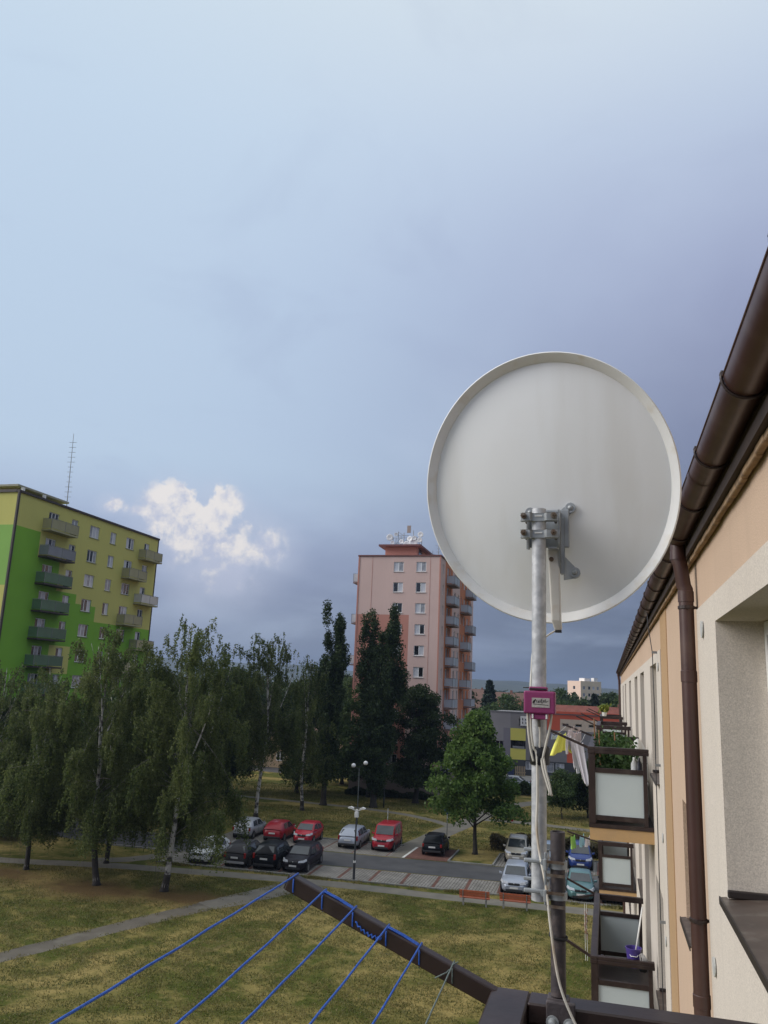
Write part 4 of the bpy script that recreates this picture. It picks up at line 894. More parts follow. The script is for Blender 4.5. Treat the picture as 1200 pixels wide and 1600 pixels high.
# purple box with cables
bx = thing('amplifier_box', (-.17, 2.16, 12.48), 'purple aerial amplifier box strapped to the mast', 'amplifier')
purp = mat('purple_plastic', (.235, .030, .120), .42, .12, 8, bump=.05, bscale=90)
MB().box(-.2085, -.1285, 2.140, 2.180, 12.450, 12.507).build('housing', purp, bx, bevel=.004)
MB().box(-.196, -.149, 2.150, 2.182, 12.5075, 12.518).build('clip', purp, bx, bevel=.003)
MB().box(-.194, -.152, 2.148, 2.150, 12.510, 12.514).build('clip_slot', black, bx)
MB().box(-.192, -.148, 2.146, 2.178, 12.436, 12.4495).build('connector_block', purp, bx, bevel=.002)
lab = MB().box(-.1875, -.1425, 2.1388, 2.1398, 12.466, 12.490).build('sticker', mat('faded_sticker', (.42, .40, .37), .6, .3, 90, c2=(.30, .27, .27)), bx)
mk = MB(); r1 = random.Random(8)
for k in range(13): x = -.185 + k * .0031; mk.bar((x, 2.1386, 12.4795 + r1.uniform(-.004, .002)), (x + r1.uniform(.0005, .002), 2.1386, 12.4835 + r1.uniform(-.001, .004)), .0014, .0004, up=(0, 1, 0))
mk.bar((-.184, 2.1386, 12.4745), (-.146, 2.1386, 12.4725), .0013, .0004, up=(0, 1, 0)); mk.bar((-.183, 2.1386, 12.4765), (-.178, 2.1386, 12.4865), .003, .0004, up=(0, 1, 0))
mk.build('sticker_print', black, lab)
for x in (-.188, -.153): MB().box(x, x + .004, 2.143, 2.146, 12.438, 12.449).build('lug', white, bx)
cabm = mat('white_coax_cable', (.60, .57, .50), .5, .15, 20, dirt=(.46, .38, .28), dscale=14)
def cable(pts, r, label, m=cabm, smoothn=6, group='cables on the mast'):
    P = [Vector(p) for p in pts]; Q = []
    for i in range(len(P) - 1):
        p0, p1, p2, p3 = P[max(i - 1, 0)], P[i], P[i + 1], P[min(i + 2, len(P) - 1)]
        for k in range(smoothn):
            t = k / smoothn; Q.append(.5 * ((2 * p1) + (p2 - p0) * t + (2 * p0 - 5 * p1 + 4 * p2 - p3) * t * t + (3 * p1 - p0 - 3 * p2 + p3) * t ** 3))
    Q.append(P[-1]); o = MB().tube(Q, r, 8).build('cable', m, smooth=True); tag(o, label, 'cable', group)
cable([(-.192, 2.165, 12.452), (-.192, 2.168, 12.41), (-.186, 2.172, 12.365), (-.178, 2.174, 12.345), (-.176, 2.174, 12.25), (-.178, 2.172, 12.18), (-.172, 2.168, 12.12), (-.152, 2.135, 12.04), (-.141, 2.118, 11.96), (-.127, 2.112, 11.87), (-.113, 2.108, 11.82), (-.092, 2.105, 11.775), (-.06, 2.10, 11.72), (-.03, 2.09, 11.66)], .0031, 'long white cable running down the mast and across our balcony rail')
cable([(-.200, 2.165, 12.452), (-.199, 2.168, 12.41), (-.193, 2.173, 12.36), (-.186, 2.176, 12.33)], .0031, 'white cable at the left edge of the purple box, down to the tape')
cable([(-.171, 2.158, 12.432), (-.169, 2.168, 12.40), (-.171, 2.175, 12.36), (-.172, 2.176, 12.33)], .0026, 'middle cable with a dark plug between purple box and tape')
MB_plug = MB().tube([(-.171, 2.158, 12.440), (-.1705, 2.160, 12.418)], .0042, 10).build('cable_plug', mat('olive_plug', (.10, .09, .07), .5, .2, 9)); tag(MB_plug, 'dark olive cable plug under the purple box', 'plug')
cable([(-.139, 2.160, 12.452), (-.143, 2.164, 12.42), (-.154, 2.170, 12.375), (-.164, 2.175, 12.335)], .0031, 'white cable bowing from the right end of the purple box to the tape')
for k, lb in ((0, 'left strand of the folded white cable loop under the tape'), (1, 'right strand of the folded white cable loop under the tape')):
    cable([(-.168 + .006 * k, 2.176, 12.345), (-.161 + .006 * k, 2.170, 12.31), (-.150 + .005 * k, 2.166, 12.275), (-.145 + .004 * k, 2.164, 12.258 - .004 * k), (-.147 + .007 * k, 2.170, 12.252)], .0030, lb, group='folded cable loop')
cable([(-.130, 2.290, 12.676), (-.142, 2.275, 12.668), (-.160, 2.245, 12.652), (-.190, 2.228, 12.62), (-.196, 2.222, 12.56), (-.197, 2.205, 12.51)], .0026, 'white cable from the feed arm foot round behind the mast')
o = MB().lathe([(.0206, -.024), (.0232, -.022), (.0228, -.004), (.0238, .002), (.0230, .010), (.0236, .018), (.0210, .022)], Matrix.Translation((MX + .002, MY - .003, 12.345)), 28, sx=1.1, sy=1.12).build('tape_wrap', blacktape, smooth=True); tag(o, 'black tape wound round cables and mast', 'tape')
o = MB().lathe([(.0186, -.003), (.0215, -.003), (.0215, .003), (.0186, .003)], Matrix.Translation((-.1245, 2.1515, 11.93)) @ Matrix.Rotation(R(8), 4, 'Y'), 24, sx=1.05, sy=1.3).build('cable_tie', black, smooth=True); tag(o, 'black cable tie round the stub post', 'cable tie')
o = MB().tube([(-.214, 2.190, 12.515), (-.196, 2.178, 12.515)], .0016, 6).build('cable_tie', black, smooth=True); tag(o, 'black tie end poking out left of the purple box', 'cable tie')

# ------------------------------------------------------------------ things on the neighbours' balconies
def cloth(name, tl, tr, drop, m, label, folds=5, amp=.03, cat='laundry', taper=1., shift=0., group='laundry on the drying arms', seed=1, hem=None):
    tl, tr = Vector(tl), Vector(tr); r3 = random.Random(seed); nu, nv = 22, 20; V, F = [], []
    n = Vector((-(tr - tl).y, (tr - tl).x, 0)).normalized(); ph = r3.uniform(0, 6)
    for j in range(nv + 1):
        v = j / nv
        for i in range(nu + 1):
            u = i / nu; uu = .5 + (u - .5) * (1 + (taper - 1) * v); p = tl.lerp(tr, uu)
            dr = drop * (1 - .0 * u) * (1 + (hem or 0) * math.sin(u * 5 + ph))
            p = p + Vector((shift * v, 0, -dr * v - .035 * math.sin(u * math.pi) * (1 - v))) + n * (amp * (.35 + .65 * v) * (math.sin(u * folds * 6.28 + ph + v * 1.2) + .4 * math.sin(u * folds * 11 + v * 3)))
            V.append(p)
    F = [(j * (nu + 1) + i, j * (nu + 1) + i + 1, (j + 1) * (nu + 1) + i + 1, (j + 1) * (nu + 1) + i) for j in range(nv) for i in range(nu)]
    o = MB().add(V, F).build(name, m, smooth=True); so_ = o.modifiers.new('solid', 'SOLIDIFY'); so_.thickness = .004
    tag(o, label, cat, group); return o
sh_w = mat('white_laundry', (.80, .77, .82), .9, .06, 6); sh_p = mat('pinkish_laundry', (.78, .68, .72), .9, .2, 9); sh_y = mat('yellow_laundry', (.82, .80, .16), .9, .06, 6); sh_b = mat('pale_blue_laundry', (.40, .48, .66), .9, .06, 6); sh_g = mat('lime_laundry', (.33, .56, .12), .9, .06, 6); sh_c = mat('light_cyan_laundry', (.30, .52, .58), .9, .06, 6)
def wire(z1, z2, x, y1=A0 + .02, y2=A1 - .02): return MB().tube([(x, y1, z1), (x, (y1 + y2) / 2, (z1 + z2) / 2 - .04), (x, y2, z2)], .003, 5)
q = MB()
for x in (-.78, -.66, -.54, -.42): z = 11.75 + .20 * (-x - .255) / .58; q.tube([(x, A0 + .02, z), (x, 14.4, z - .04), (x, A1 - .02, z - .02)], .003, 5)
o = q.build('clotheslines', white); tag(o, 'white washing lines strung between the arms of the next balcony', 'clothesline')
cloth('hanging_cloth', (-.81, 12.60, 11.93), (-.74, 12.95, 11.92), .085, sh_b, 'tiny pale blue cloth hanging at the arm tip of the next balcony', 2, .012, seed=2)
cloth('hanging_garment', (-.70, 12.66, 11.95), (-.61, 12.74, 11.95), .30, sh_y, 'bright yellow garment hanging next to the white laundry', 3, .020, taper=3.4, shift=-.02, seed=3, hem=.12)
cloth('hanging_garment', (-.60, 12.62, 11.92), (-.54, 12.95, 11.90), .24, sh_w, 'short white garment hanging right of the yellow one', 2, .012, seed=4, hem=.15)
cloth('hanging_garment', (-.55, 12.70, 11.86), (-.50, 13.3, 11.84), .46, sh_w, 'white speckled garment with uneven hem among the laundry', 2, .012, shift=.05, seed=5, hem=.12)
cloth('hanging_sheet', (-.52, 12.66, 11.86), (-.36, 12.70, 11.82), .60, sh_w, 'long white sheet hanging closest to the next balcony post', 2, .010, shift=.12, taper=.55, seed=6, hem=.05)
cloth('hanging_garment', (-.60, 13.6, 11.96), (-.44, 14.6, 11.90), .33, sh_p, 'pinkish garment hanging behind the white laundry', 5, .02, seed=7)
q = MB(); r1 = random.Random(9)
for k in range(9): y = 12.8 + .4 * k; x = (-.62, -.50)[k % 2]; q.box(x - .006, x + .006, y, y + .02, 11.86 - .0 * k, 11.93)
o = q.build('clothes_pegs', mat('peg_plastic', (.60, .45, .42), .6, .3, 30)); tag(o, 'clothes pegs along the washing lines of the next balcony', 'pegs')
zz2 = FL - 2.8 + 1.06
cloth('hanging_garment', (-.95, 21.96, zz2 + .06), (-.86, 22.3, zz2 + .05), .32, sh_g, 'lime green garment on the arm of the lower far balcony', 2, .03, seed=12)
cloth('hanging_garment', (-.72, 22.0, zz2 + .06), (-.64, 22.6, zz2 + .05), .26, sh_c, 'light cyan garment on the arm of the lower far balcony', 2, .03, seed=13)
cloth('hanging_garment', (-.58, 22.0, zz2 + .04), (-.50, 22.5, zz2 + .03), .22, sh_w, 'small white garment on the arm of the lower far balcony', 2, .03, seed=14)
# bunch of pegs and cords on the lower balcony's far arm
q = MB(); r1 = random.Random(2)
for k in range(14): x, z = -.40 + r1.uniform(-.02, .02), 9.1 - .032 * k; q.box(x - .012, x + .012, 14.5 + r1.uniform(-.02, .02), 14.53 + r1.uniform(0, .02), z - .03, z + .012)
o = q.build('peg_bunch', mat('red_brown_pegs', (.24, .085, .06), .6, .5, 60, c2=(.30, .22, .15))); tag(o, 'bunch of reddish pegs dangling outside the lower balcony', 'pegs')
q = MB()
for x in (-.42, -.39): q.tube([(x, 14.5, 9.2), (x + .01, 14.5, 8.35)], .003, 5)
o = q.build('dangling_line', white); tag(o, 'thin pale cord dangling beside the bunch of pegs', 'cord')
bk = thing('bucket', (.29, 12.62, 8.86), 'purple bucket hanging at the lower balcony rail', 'bucket')
bm = mat('violet_plastic', (.075, .050, .26), .35, .1, 3)
MB().lathe([(.0001, 8.86), (.078, 8.86), (.105, 9.09), (.112, 9.10), (.112, 9.11), (.100, 9.11), (.074, 8.875), (.0001, 8.875)], Matrix.Translation((.29, 12.70, 0)), 28).build('bucket_body', bm, bk, smooth=True, auto=50)
MB().tube([(.19, 12.70, 9.08), (.25, 12.60, 9.02), (.33, 12.59, 9.02), (.39, 12.70, 9.08)], .005, 6).build('handle', white, bk, smooth=True)
mp = thing('mop', (.33, 12.72, 9.0), 'mop with long white stick leaning in the purple bucket', 'mop')
MB().tube([(.30, 12.72, 8.95), (.425, 12.80, 9.62)], .011, 8).build('stick', white, mp, smooth=True)
q = MB(); r1 = random.Random(6)
for k in range(16): q.tube([(.385 + r1.uniform(-.02, .02), 12.66, 9.06), (.40 + r1.uniform(-.03, .04), 12.60, 9.04 + r1.uniform(-.02, .02)), (.43 + r1.uniform(-.05, .05), 12.585, 8.93 + r1.uniform(-.02, .04))], .009, 5)
q.build('mop_head', mat('dirty_mop_cotton', (.42, .40, .38), .95, .3, 30), mp, smooth=True)
o = MB().box(.36, .47, 12.75, 12.9, 8.78, 8.93).build('dark_bag', black, bevel=.03); tag(o, 'small dark bag behind the mop on the lower balcony', 'bag')
# flower box, plants and other clutter on the next balcony
L_pl = leafmat('balcony_plant_leaves', (.020, .050, .016), (.085, .150, .045), .4)
def leaves(n, cen, sig, size, seed, clip=None):
    r = np.random.default_rng(seed); C = np.asarray(cen)[r.integers(0, len(cen), n)] + r.normal(0, 1, (n, 3)) * np.asarray(sig); return quads(C, size, r)
def quads(C, size, r, el=1.6, hang=0.):
    n = len(C); a = r.normal(0, 1, (n, 3))
    if hang: a[:, 2] -= hang
    a /= np.linalg.norm(a, axis=1)[:, None]; b = np.cross(a, r.normal(0, 1, (n, 3))); b /= np.linalg.norm(b, axis=1)[:, None] + 1e-9
    s = (size * r.uniform(.6, 1.35, n))[:, None]; a = a * s * el / 2; b = b * s / 2
    V = np.stack([C - a, C + b, C + a, C - b], 1).reshape(-1, 3); F = np.arange(4 * n).reshape(-1, 4); return V, F
pot = thing('flower_box', (.0, 13.6, FL), 'flower box with leafy green plants behind the next balcony railing', 'planter')
MB().box(-.16, .36, 12.85, 15.3, FL + .5, FL + .66).build('box', mat('white_planter', (.62, .62, .60), .7, .3, 40, c2=(.2, .22, .18)), pot)
cen = [(x, y, z) for x, y, z in zip(np.random.default_rng(1).uniform(-.18, .32, 60), np.random.default_rng(2).uniform(12.85, 15.6, 60), np.random.default_rng(3).uniform(FL + .68, FL + 1.08, 60))]
V, F = leaves(3000, cen, .07, .05, 5); o_ = npmesh('leaves', V - np.array([0, 13.6, FL]), F, L_pl, pot)
stakes = MB()
for x, y, x2, h in ((-.20, 14.2, -.22, 1.42), (-.12, 13.7, -.14, 1.25), (.12, 13.9, .10, 1.22)): stakes.tube([(x, y, FL + .6), (x2, y, FL + h)], .012, 6)
stakes.build('stakes', mat('brown_stakes', (.26, .13, .06), .8, .3, 10), pot)
sc_ = thing('plastic_chair', (.45, 14.0, FL), 'white plastic chair back showing over the next balcony rail', 'chair')
MB().add([(x, 14 + .03 * math.sin(i), FL + .5 + (.64 * math.sin(math.pi * (i + .6) / 11) ** .35) * s + .002) for s in (0, 1) for i, x in enumerate(np.linspace(.33, .60, 11))], [(i, i + 1, 12 + i, 11 + i) for i in range(10)]).build('backrest', white, sc_).modifiers.new('s', 'SOLIDIFY').thickness = .02
MB().box(.34, .59, 13.6, 13.98, FL + .46, FL + .5).build('seat', white, sc_, bevel=.01)
for x in (.35, .57): MB().box(x - .015, x + .015, 13.62, 13.65, FL, FL + .459).build('leg', white, sc_); MB().box(x - .015, x + .015, 13.94, 13.97, FL, FL + .459).build('leg', white, sc_)
for x, m_, lb in ((.36, white, 'white bottle standing beside the flower box'), (.43, mat('dark_bottle', (.04, .04, .05), .3, .2, 4), 'dark bottle standing beside the white one')):
    b = MB().lathe([(.0001, 0), (.045, .0), (.048, .02), (.045, .22), (.018, .27), (.018, .31), (.0001, .31)], Matrix.Translation((x, 12.75, FL + .62)), 16).build('bottle', m_, smooth=True); tag(b, lb, 'bottle', 'bottles on the next balcony')
o = MB().box(.32, .52, 12.68, 12.85, FL + .56, FL + .615).build('shelf', brown); tag(o, 'small dark shelf under the bottles on the next balcony', 'shelf')
fp = thing('flower_pot', (-.12, 32.3, FL + 1.06), 'small pale pot with yellow green plant on the farthest balcony rail', 'plant pot')
MB().lathe([(.0001, 0), (.07, 0), (.10, .14), (.0001, .14)], Matrix.Translation((-.12, 32.24, FL + 1.063)), 14).build('pot', white, fp, smooth=True, auto=40)
V, F = leaves(260, [(0, 0, .24), (.05, 0, .30), (-.07, 0, .28)], .07, .07, 9); npmesh('leaves', V + np.array([0, -.06, 0]), F, leafmat('yellow_plant', (.10, .16, .03), (.40, .40, .08)), fp)
# ------------------------------------------------------------------ cars
tyre_m = mat('tyre_rubber', (.018, .018, .019), .85, .2, 6); rim_m = mat('alloy_rim', (.32, .33, .34), .35, .2, 9, metal=.8); trim_m = mat('black_trim', (.020, .020, .022), .6, .2, 6)
lampw = mat('clear_headlamp', (.55, .57, .60), .12, .25, 12, spec=.8); lampr = mat('red_tail_lamp', (.30, .012, .012), .2, .3, 14, spec=.7); plate_m = mat('number_plate', (.62, .62, .60), .5, .05, 9)
carglass = mat('car_glass', (.040, .048, .054), .08, .4, 1.5, spec=.8)
lineglass = carglass
def interp(x, tab): return float(np.interp(x, [t[0] for t in tab], [t[1] for t in tab]))
SH = dict(   # length, width, height, hood height, belt height, key stations along the length (front = +x)
    hatch=dict(L=3.95, W=1.70, H=1.47, hood=.96, belt=.93, ws0=1.12, ws1=.42, rf1=-1.28, rw=-1.86, tail=.98),
    small=dict(L=3.70, W=1.66, H=1.50, hood=.98, belt=.94, ws0=1.16, ws1=.50, rf1=-1.28, rw=-1.78, tail=.98),
    wagon=dict(L=4.55, W=1.77, H=1.50, hood=.95, belt=.93, ws0=1.10, ws1=.38, rf1=-1.72, rw=-2.16, tail=.97),
    suv=dict(L=4.35, W=1.82, H=1.64, hood=1.05, belt=1.03, ws0=1.10, ws1=.46, rf1=-1.66, rw=-2.06, tail=1.06),
    mpv=dict(L=4.30, W=1.76, H=1.62, hood=1.00, belt=.98, ws0=1.32, ws1=.55, rf1=-1.60, rw=-2.02, tail=1.02),
    van=dict(L=4.35, W=1.80, H=1.82, hood=1.08, belt=1.06, ws0=1.22, ws1=.66, rf1=-2.02, rw=-2.13, tail=1.12),
    sedan=dict(L=4.45, W=1.75, H=1.44, hood=.94, belt=.92, ws0=1.05, ws1=.32, rf1=-1.10, rw=-1.72, tail=1.00))
def car(kind, x, yn, front, paint, label, group=None, rails=False, yaw=0., name='parked_car', bumper=None, parts=True):
    """yn is the ground point of the end nearest to us; front: bonnet towards us"""
    s = SH[kind]; L, W, H = s['L'], s['W'], s['H']; hw = W / 2; h2 = L / 2
    a = R(-90 if front else 90) + R(2.6) + R(yaw)
    t = thing(name, (x, yn + h2, 0), label, 'van' if kind == 'van' else 'car', group, a); t['_o'] = (0, 0, 0)
    # body shell: sections lofted along the length; rounded in plan at the ends
    top = [(-h2, .62), (-h2 + .05, s['tail'] - .12), (-h2 + .16, s['tail'] - .02), (s['rw'] + .25, s['tail']), (.0, s['belt']), (s['ws0'] - .25, s['belt'] + .02), (s['ws0'], s['hood'] + .015), (h2 - .55, s['hood'] - .05), (h2 - .22, s['hood'] - .14), (h2 - .06, s['hood'] - .28), (h2, .58)]
    bot = [(-h2, .40), (-h2 + .15, .30), (-h2 + .5, .22), (h2 - .6, .20), (h2 - .2, .22), (h2, .34)]
    wid = [(-h2, .74), (-h2 + .08, .86), (-h2 + .30, .955), (-h2 + .8, 1.0), (h2 - 1.1, 1.0), (h2 - .55, .95), (h2 - .2, .84), (h2 - .05, .70), (h2, .62)]
    xs_ = sorted({-h2, -h2 + .05, -h2 + .16, -h2 + .35, -h2 + .6, -h2 + .95, -.9, -.3, .3, s['ws0'] - .25, s['ws0'], h2 - .75, h2 - .55, h2 - .36, h2 - .22, h2 - .12, h2 - .05, h2})
    V, F = [], []; prof = [(.80, 0.), (.93, .10), (.985, .28), (1.0, .52), (.985, .74), (.95, .88), (.86, .97), (.55, 1.02), (0, 1.03)]
    full = [(-p, q) for p, q in prof] + [(p, q) for p, q in prof[-2::-1]]; n = len(full)
    for xx in xs_:
        zb, zt, ww = interp(xx, bot), interp(xx, top), interp(xx, wid) * hw
        V += [(xx, p * ww, zb + (zt - zb) * q) for p, q in full]
    for i in range(len(xs_) - 1): F += [(i * n + j, i * n + j + 1, (i + 1) * n + j + 1, (i + 1) * n + j) for j in range(n - 1)] + [(i * n + n - 1, i * n, (i + 1) * n, (i + 1) * n + n - 1)]
    F += [tuple(range(n)), tuple((len(xs_) - 1) * n + j for j in range(n))[::-1]]
    body = MB().add(V, F).build('body', paint, t, smooth=True, local=True, auto=55)
    # cabin with its glass
    ws0, ws1, rf1, rw = s['ws0'], s['ws1'], s['rf1'], s['rw']; zb = s['belt'] - .03; roof_w = .74 if kind != 'van' else .84
    def sec(xx, z, k): return [(xx, -hw * k, z), (xx, hw * k, z)]
    ST_ = [(ws0, s['hood'] - .01, .86, s['hood'], .80), (ws0 - .12, zb, .945, s['hood'] + .08, .80), (ws1, zb, .955, H - .055, roof_w), (ws1 - .35, zb, .96, H - .008, roof_w - .01), (-.45, zb, .96, H, roof_w - .01), (rf1 + .3, zb, .95, H - .02, roof_w - .02), (rf1, zb, .945, H - .07, roof_w - .04), (rw + .04, zb + .02, .90, s['tail'] + .12, .80), (rw - .04, s['tail'] - .03, .86, s['tail'] + .0, .82)]
    V, F = [], []
    for xx, z0, k0, z1, k1 in ST_:
        ze = z1 - .055 * (1 if z1 - z0 > .2 else .2)
        V += [(xx, -hw * k0, z0), (xx, -hw * (k1 + .025), ze), (xx, -hw * (k1 - .09), z1), (xx, 0, z1 + .018), (xx, hw * (k1 - .09), z1), (xx, hw * (k1 + .025), ze), (xx, hw * k0, z0)]
    m7 = 7
    for i in range(len(ST_) - 1): F += [(i * m7 + j, i * m7 + j + 1, (i + 1) * m7 + j + 1, (i + 1) * m7 + j) for j in range(m7 - 1)]
    MB().add(V, F).build('roof', paint, t, smooth=True, local=True, auto=60)
    def inset(q, e=.06, out=.008):
        q = [Vector(p) for p in q]; c = sum(q, Vector()) / len(q); nn = (q[1] - q[0]).cross(q[2] - q[0]).normalized()
        if nn.dot(c - Vector((0, 0, .9))) < 0: nn = -nn
        r = [p.lerp(c, e) + nn * out for p in q]; return r + [p - nn * .012 for p in r]
    def pane(q, nm, e=.06, out=.008):
        k = len(q); mb = MB().add(inset(q, e, out), [tuple(range(k)), tuple(range(k, 2 * k))[::-1]] + [(i, (i + 1) % k, k + (i + 1) % k, k + i) for i in range(k)])
        mb.build(nm, carglass, t, local=True)
    def P(i, side, up):
        xx, z0, k0, z1, k1 = ST_[i]; ze = z1 - .055
        return Vector((xx, side * hw * (k1 + .02) if up else side * hw * k0, ze if up else z0 + .03))
    pane([(ws0 - .05, -hw * .80, s['hood'] + .045), (ws0 - .05, hw * .80, s['hood'] + .045), (ws1 + .03, hw * (roof_w - .05), H - .075), (ws1 + .03, -hw * (roof_w - .05), H - .075)], 'windscreen', .05, .022)
    pane([(rw + .05, -hw * .76, s['tail'] + .10), (rw + .05, hw * .76, s['tail'] + .10), (rf1 - .02, hw * (roof_w - .10), H - .11), (rf1 - .02, -hw * (roof_w - .10), H - .11)], 'rear_window', .05, .022)
    bx_ = -.30 if kind != 'small' else -.2
    for sd in (-1, 1):
        def side_pt(xx, f):        # f 0 belt .. 1 roof edge
            k0 = interp(xx, sorted([(q[0], q[2]) for q in ST_])); k1 = interp(xx, sorted([(q[0], q[4] + .02) for q in ST_])); z0 = interp(xx, sorted([(q[0], q[1]) for q in ST_])); z1 = interp(xx, sorted([(q[0], q[3] - .055) for q in ST_]))
            return Vector((xx, sd * hw * (k0 + (k1 - k0) * f), z0 + .02 + (z1 - z0 - .02) * f))
        pane([side_pt(ws0 - .22, .06), side_pt(ws1 - .04, .92), side_pt(bx_ + .05, .92), side_pt(bx_ + .02, .06)], 'side_window', .03, .008)
        if kind == 'van': pane([side_pt(bx_ - .05, .06), side_pt(bx_ - .05, .92), side_pt(bx_ - .95, .92), side_pt(bx_ - .95, .06)], 'side_window', .03, .008)
        else:
            pane([side_pt(bx_ - .05, .06), side_pt(bx_ - .05, .92), side_pt(max(bx_ - .92, rf1 + .22), .90), side_pt(max(bx_ - .95, rf1 + .1), .06)], 'side_window', .03, .008)
            if kind in ('wagon', 'suv', 'mpv'): pane([side_pt(bx_ - 1.02, .08), side_pt(bx_ - 1.0, .90), side_pt(rf1 + .10, .86), side_pt(rf1 - .06, .10)], 'side_window', .05, .008)
        for wx in (h2 - .78, -h2 + .76):
            ar = MB().lathe([(.0001, 0), (.365, 0), (.365, .012), (.0001, .012)], Matrix.Translation((wx, sd * (hw * .975), .325)) @ Matrix.Rotation(R(-90) * sd, 4, 'X'), 24); ar.build('wheel_arch', trim_m, t, local=True)
            wh = MB().lathe([(.20, .0), (.29, -.004), (.318, .02), (.318, .17), (.29, .195), (.20, .19)], Matrix.Translation((wx, sd * (hw * .985 - .165), .318)) @ Matrix.Rotation(R(-90) * sd, 4, 'X'), 24).build('wheel', tyre_m, t, smooth=True, local=True, auto=50)
            if parts:
                rm = MB().lathe([(.0001, .175), (.05, .182), (.07, .172), (.185, .180), (.205, .188), (.205, .17)], Matrix.Translation((wx, sd * (hw * .985 - .165), .318)) @ Matrix.Rotation(R(-90) * sd, 4, 'X'), 20); rm.build('rim', rim_m, wh, smooth=True, local=True, auto=40)
        if parts:
            MB().add([(ws0 - .30, sd * (hw * .96), s['belt'] + .04), (ws0 - .36, sd * (hw + .17), s['belt'] + .05), (ws0 - .36, sd * (hw + .17), s['belt'] + .20), (ws0 - .30, sd * (hw * .95), s['belt'] + .15), (ws0 - .20, sd * (hw * .96), s['belt'] + .04), (ws0 - .24, sd * (hw + .14), s['belt'] + .06), (ws0 - .24, sd * (hw + .14), s['belt'] + .18), (ws0 - .20, sd * (hw * .95), s['belt'] + .14)],
                     [(0, 1, 2, 3), (4, 7, 6, 5), (0, 4, 5, 1), (1, 5, 6, 2), (2, 6, 7, 3), (3, 7, 4, 0)]).build('mirror', paint, t, local=True, bevel=.015)
            for xx in (bx_ + .25, bx_ - .70): MB().box(xx - .10, xx + .06, sd * hw * .992 - .012, sd * hw * .992 + .018, s['belt'] - .16, s['belt'] - .13).build('door_handle', paint, t, local=True)
            sm = MB()
            for xx in (bx_, ws0 - .35, bx_ - .95): sm.box(xx - .006, xx + .006, sd * hw * 1.0 - .008, sd * hw * 1.0 + .003, .34, s['belt'] - .12)
            sm.build('door_seams', trim_m, t, local=True)
            MB().box(-h2 + 1.2, h2 - 1.2, sd * hw * .955 - .03, sd * hw * .985 + .006, .215, .31).build('side_skirt', trim_m, t, local=True)
            if rails: MB().tube([(ws1 - .2, sd * hw * .66, H - .03), (ws1 - .35, sd * hw * .66, H + .045), (rf1 + .35, sd * hw * .66, H + .035), (rf1 + .2, sd * hw * .66, H - .03)], .018, 6).build('roof_rail', rim_m, t, smooth=True, local=True)
            # lamps wrapped round the corners
            zl = s['hood'] - .27
            MB().add([(h2 - .10, sd * hw * .42, zl), (h2 - .20, sd * hw * .80, zl + .03), (h2 - .52, sd * hw * .93, zl + .10), (h2 - .50, sd * hw * .89, zl + .20), (h2 - .20, sd * hw * .74, zl + .16), (h2 - .13, sd * hw * .45, zl + .12),
                      (h2 - .02, sd * hw * .42, zl), (h2 - .085, sd * hw * .83, zl + .03), (h2 - .46, sd * hw * .985, zl + .08), (h2 - .46, sd * hw * .94, zl + .19), (h2 - .13, sd * hw * .78, zl + .17), (h2 - .065, sd * hw * .44, zl + .12)],
                     [(6, 7, 10, 11), (7, 8, 9, 10), (0, 5, 4, 1), (1, 4, 3, 2), (0, 1, 7, 6), (1, 2, 8, 7), (3, 4, 10, 9), (4, 5, 11, 10), (0, 6, 11, 5), (2, 3, 9, 8)]).build('headlight', lampw, t, local=True)
            tz = s['tail'] - .34; hi = .55 if kind in ('wagon', 'suv', 'van') else .40
            MB().box(-h2 + .02, -h2 + .16, sd * hw * .74 if sd > 0 else -hw * .90, sd * hw * .90 if sd > 0 else -hw * .74, tz + .04, tz + .04 + hi * .62).build('tail_light', lampr, t, local=True, bevel=.03)
    if parts:
        MB().box(h2 - .10, h2 + .006, -hw * .40, hw * .40, s['hood'] - .33, s['hood'] - .20).build('grille', trim_m, t, local=True, bevel=.02)
        MB().box(h2 - .16, h2 + .012, -hw * .58, hw * .58, .24, .40).build('air_intake', trim_m, t, local=True, bevel=.02)
        MB().ball((h2 + .004, 0, s['hood'] - .22), .045, 12).build('badge', rim_m, t, local=True)
        MB().box(h2 + .007, h2 + .020, -.26, .26, .42, .53).build('number_plate', plate_m, t, local=True)
        MB().box(-h2 - .03, -h2 + .10, -hw * .80, hw * .80, .30, .46).build('rear_bumper', bumper or trim_m, t, local=True, bevel=.03)
        MB().box(-h2 - .036, -h2 - .006, -.26, .26, s['tail'] - .34, s['tail'] - .23).build('number_plate', plate_m, t, local=True)
    return t
def paintmat(n, c, metal=0.): return mat(n, c, .36, .04, .6, metal=metal, spec=.35, coat=.30)
def darkpaint(n, c): return mat(n, c, .40, .04, .6, spec=.12, coat=.12)
p_wh = paintmat('white_car_paint', (.62, .63, .63)); p_gr = darkpaint('grey_car_paint', (.040, .039, .042)); p_bk = darkpaint('black_car_paint', (.005, .006, .008)); p_bp = darkpaint('dark_plum_paint', (.014, .012, .017))
p_si = paintmat('silver_car_paint', (.38, .39, .41), .3); p_rd = paintmat('red_car_paint', (.27, .010, .020)); p_br = paintmat('bright_red_paint', (.36, .010, .024)); p_vr = paintmat('van_red_paint', (.30, .008, .018))
p_sb = paintmat('silver_blue_paint', (.33, .36, .42), .3); p_be = paintmat('beige_car_paint', (.38, .35, .29), .25); p_bl = paintmat('blue_car_paint', (.012, .035, .17)); p_te = paintmat('teal_car_paint', (.085, .18, .185), .2); p_lb = paintmat('pale_blue_paint', (.24, .31, .40), .2); p_nv = darkpaint('navy_paint', (.014, .018, .035))
p_sm = paintmat('light_bumper', (.36, .36, .37), .3)
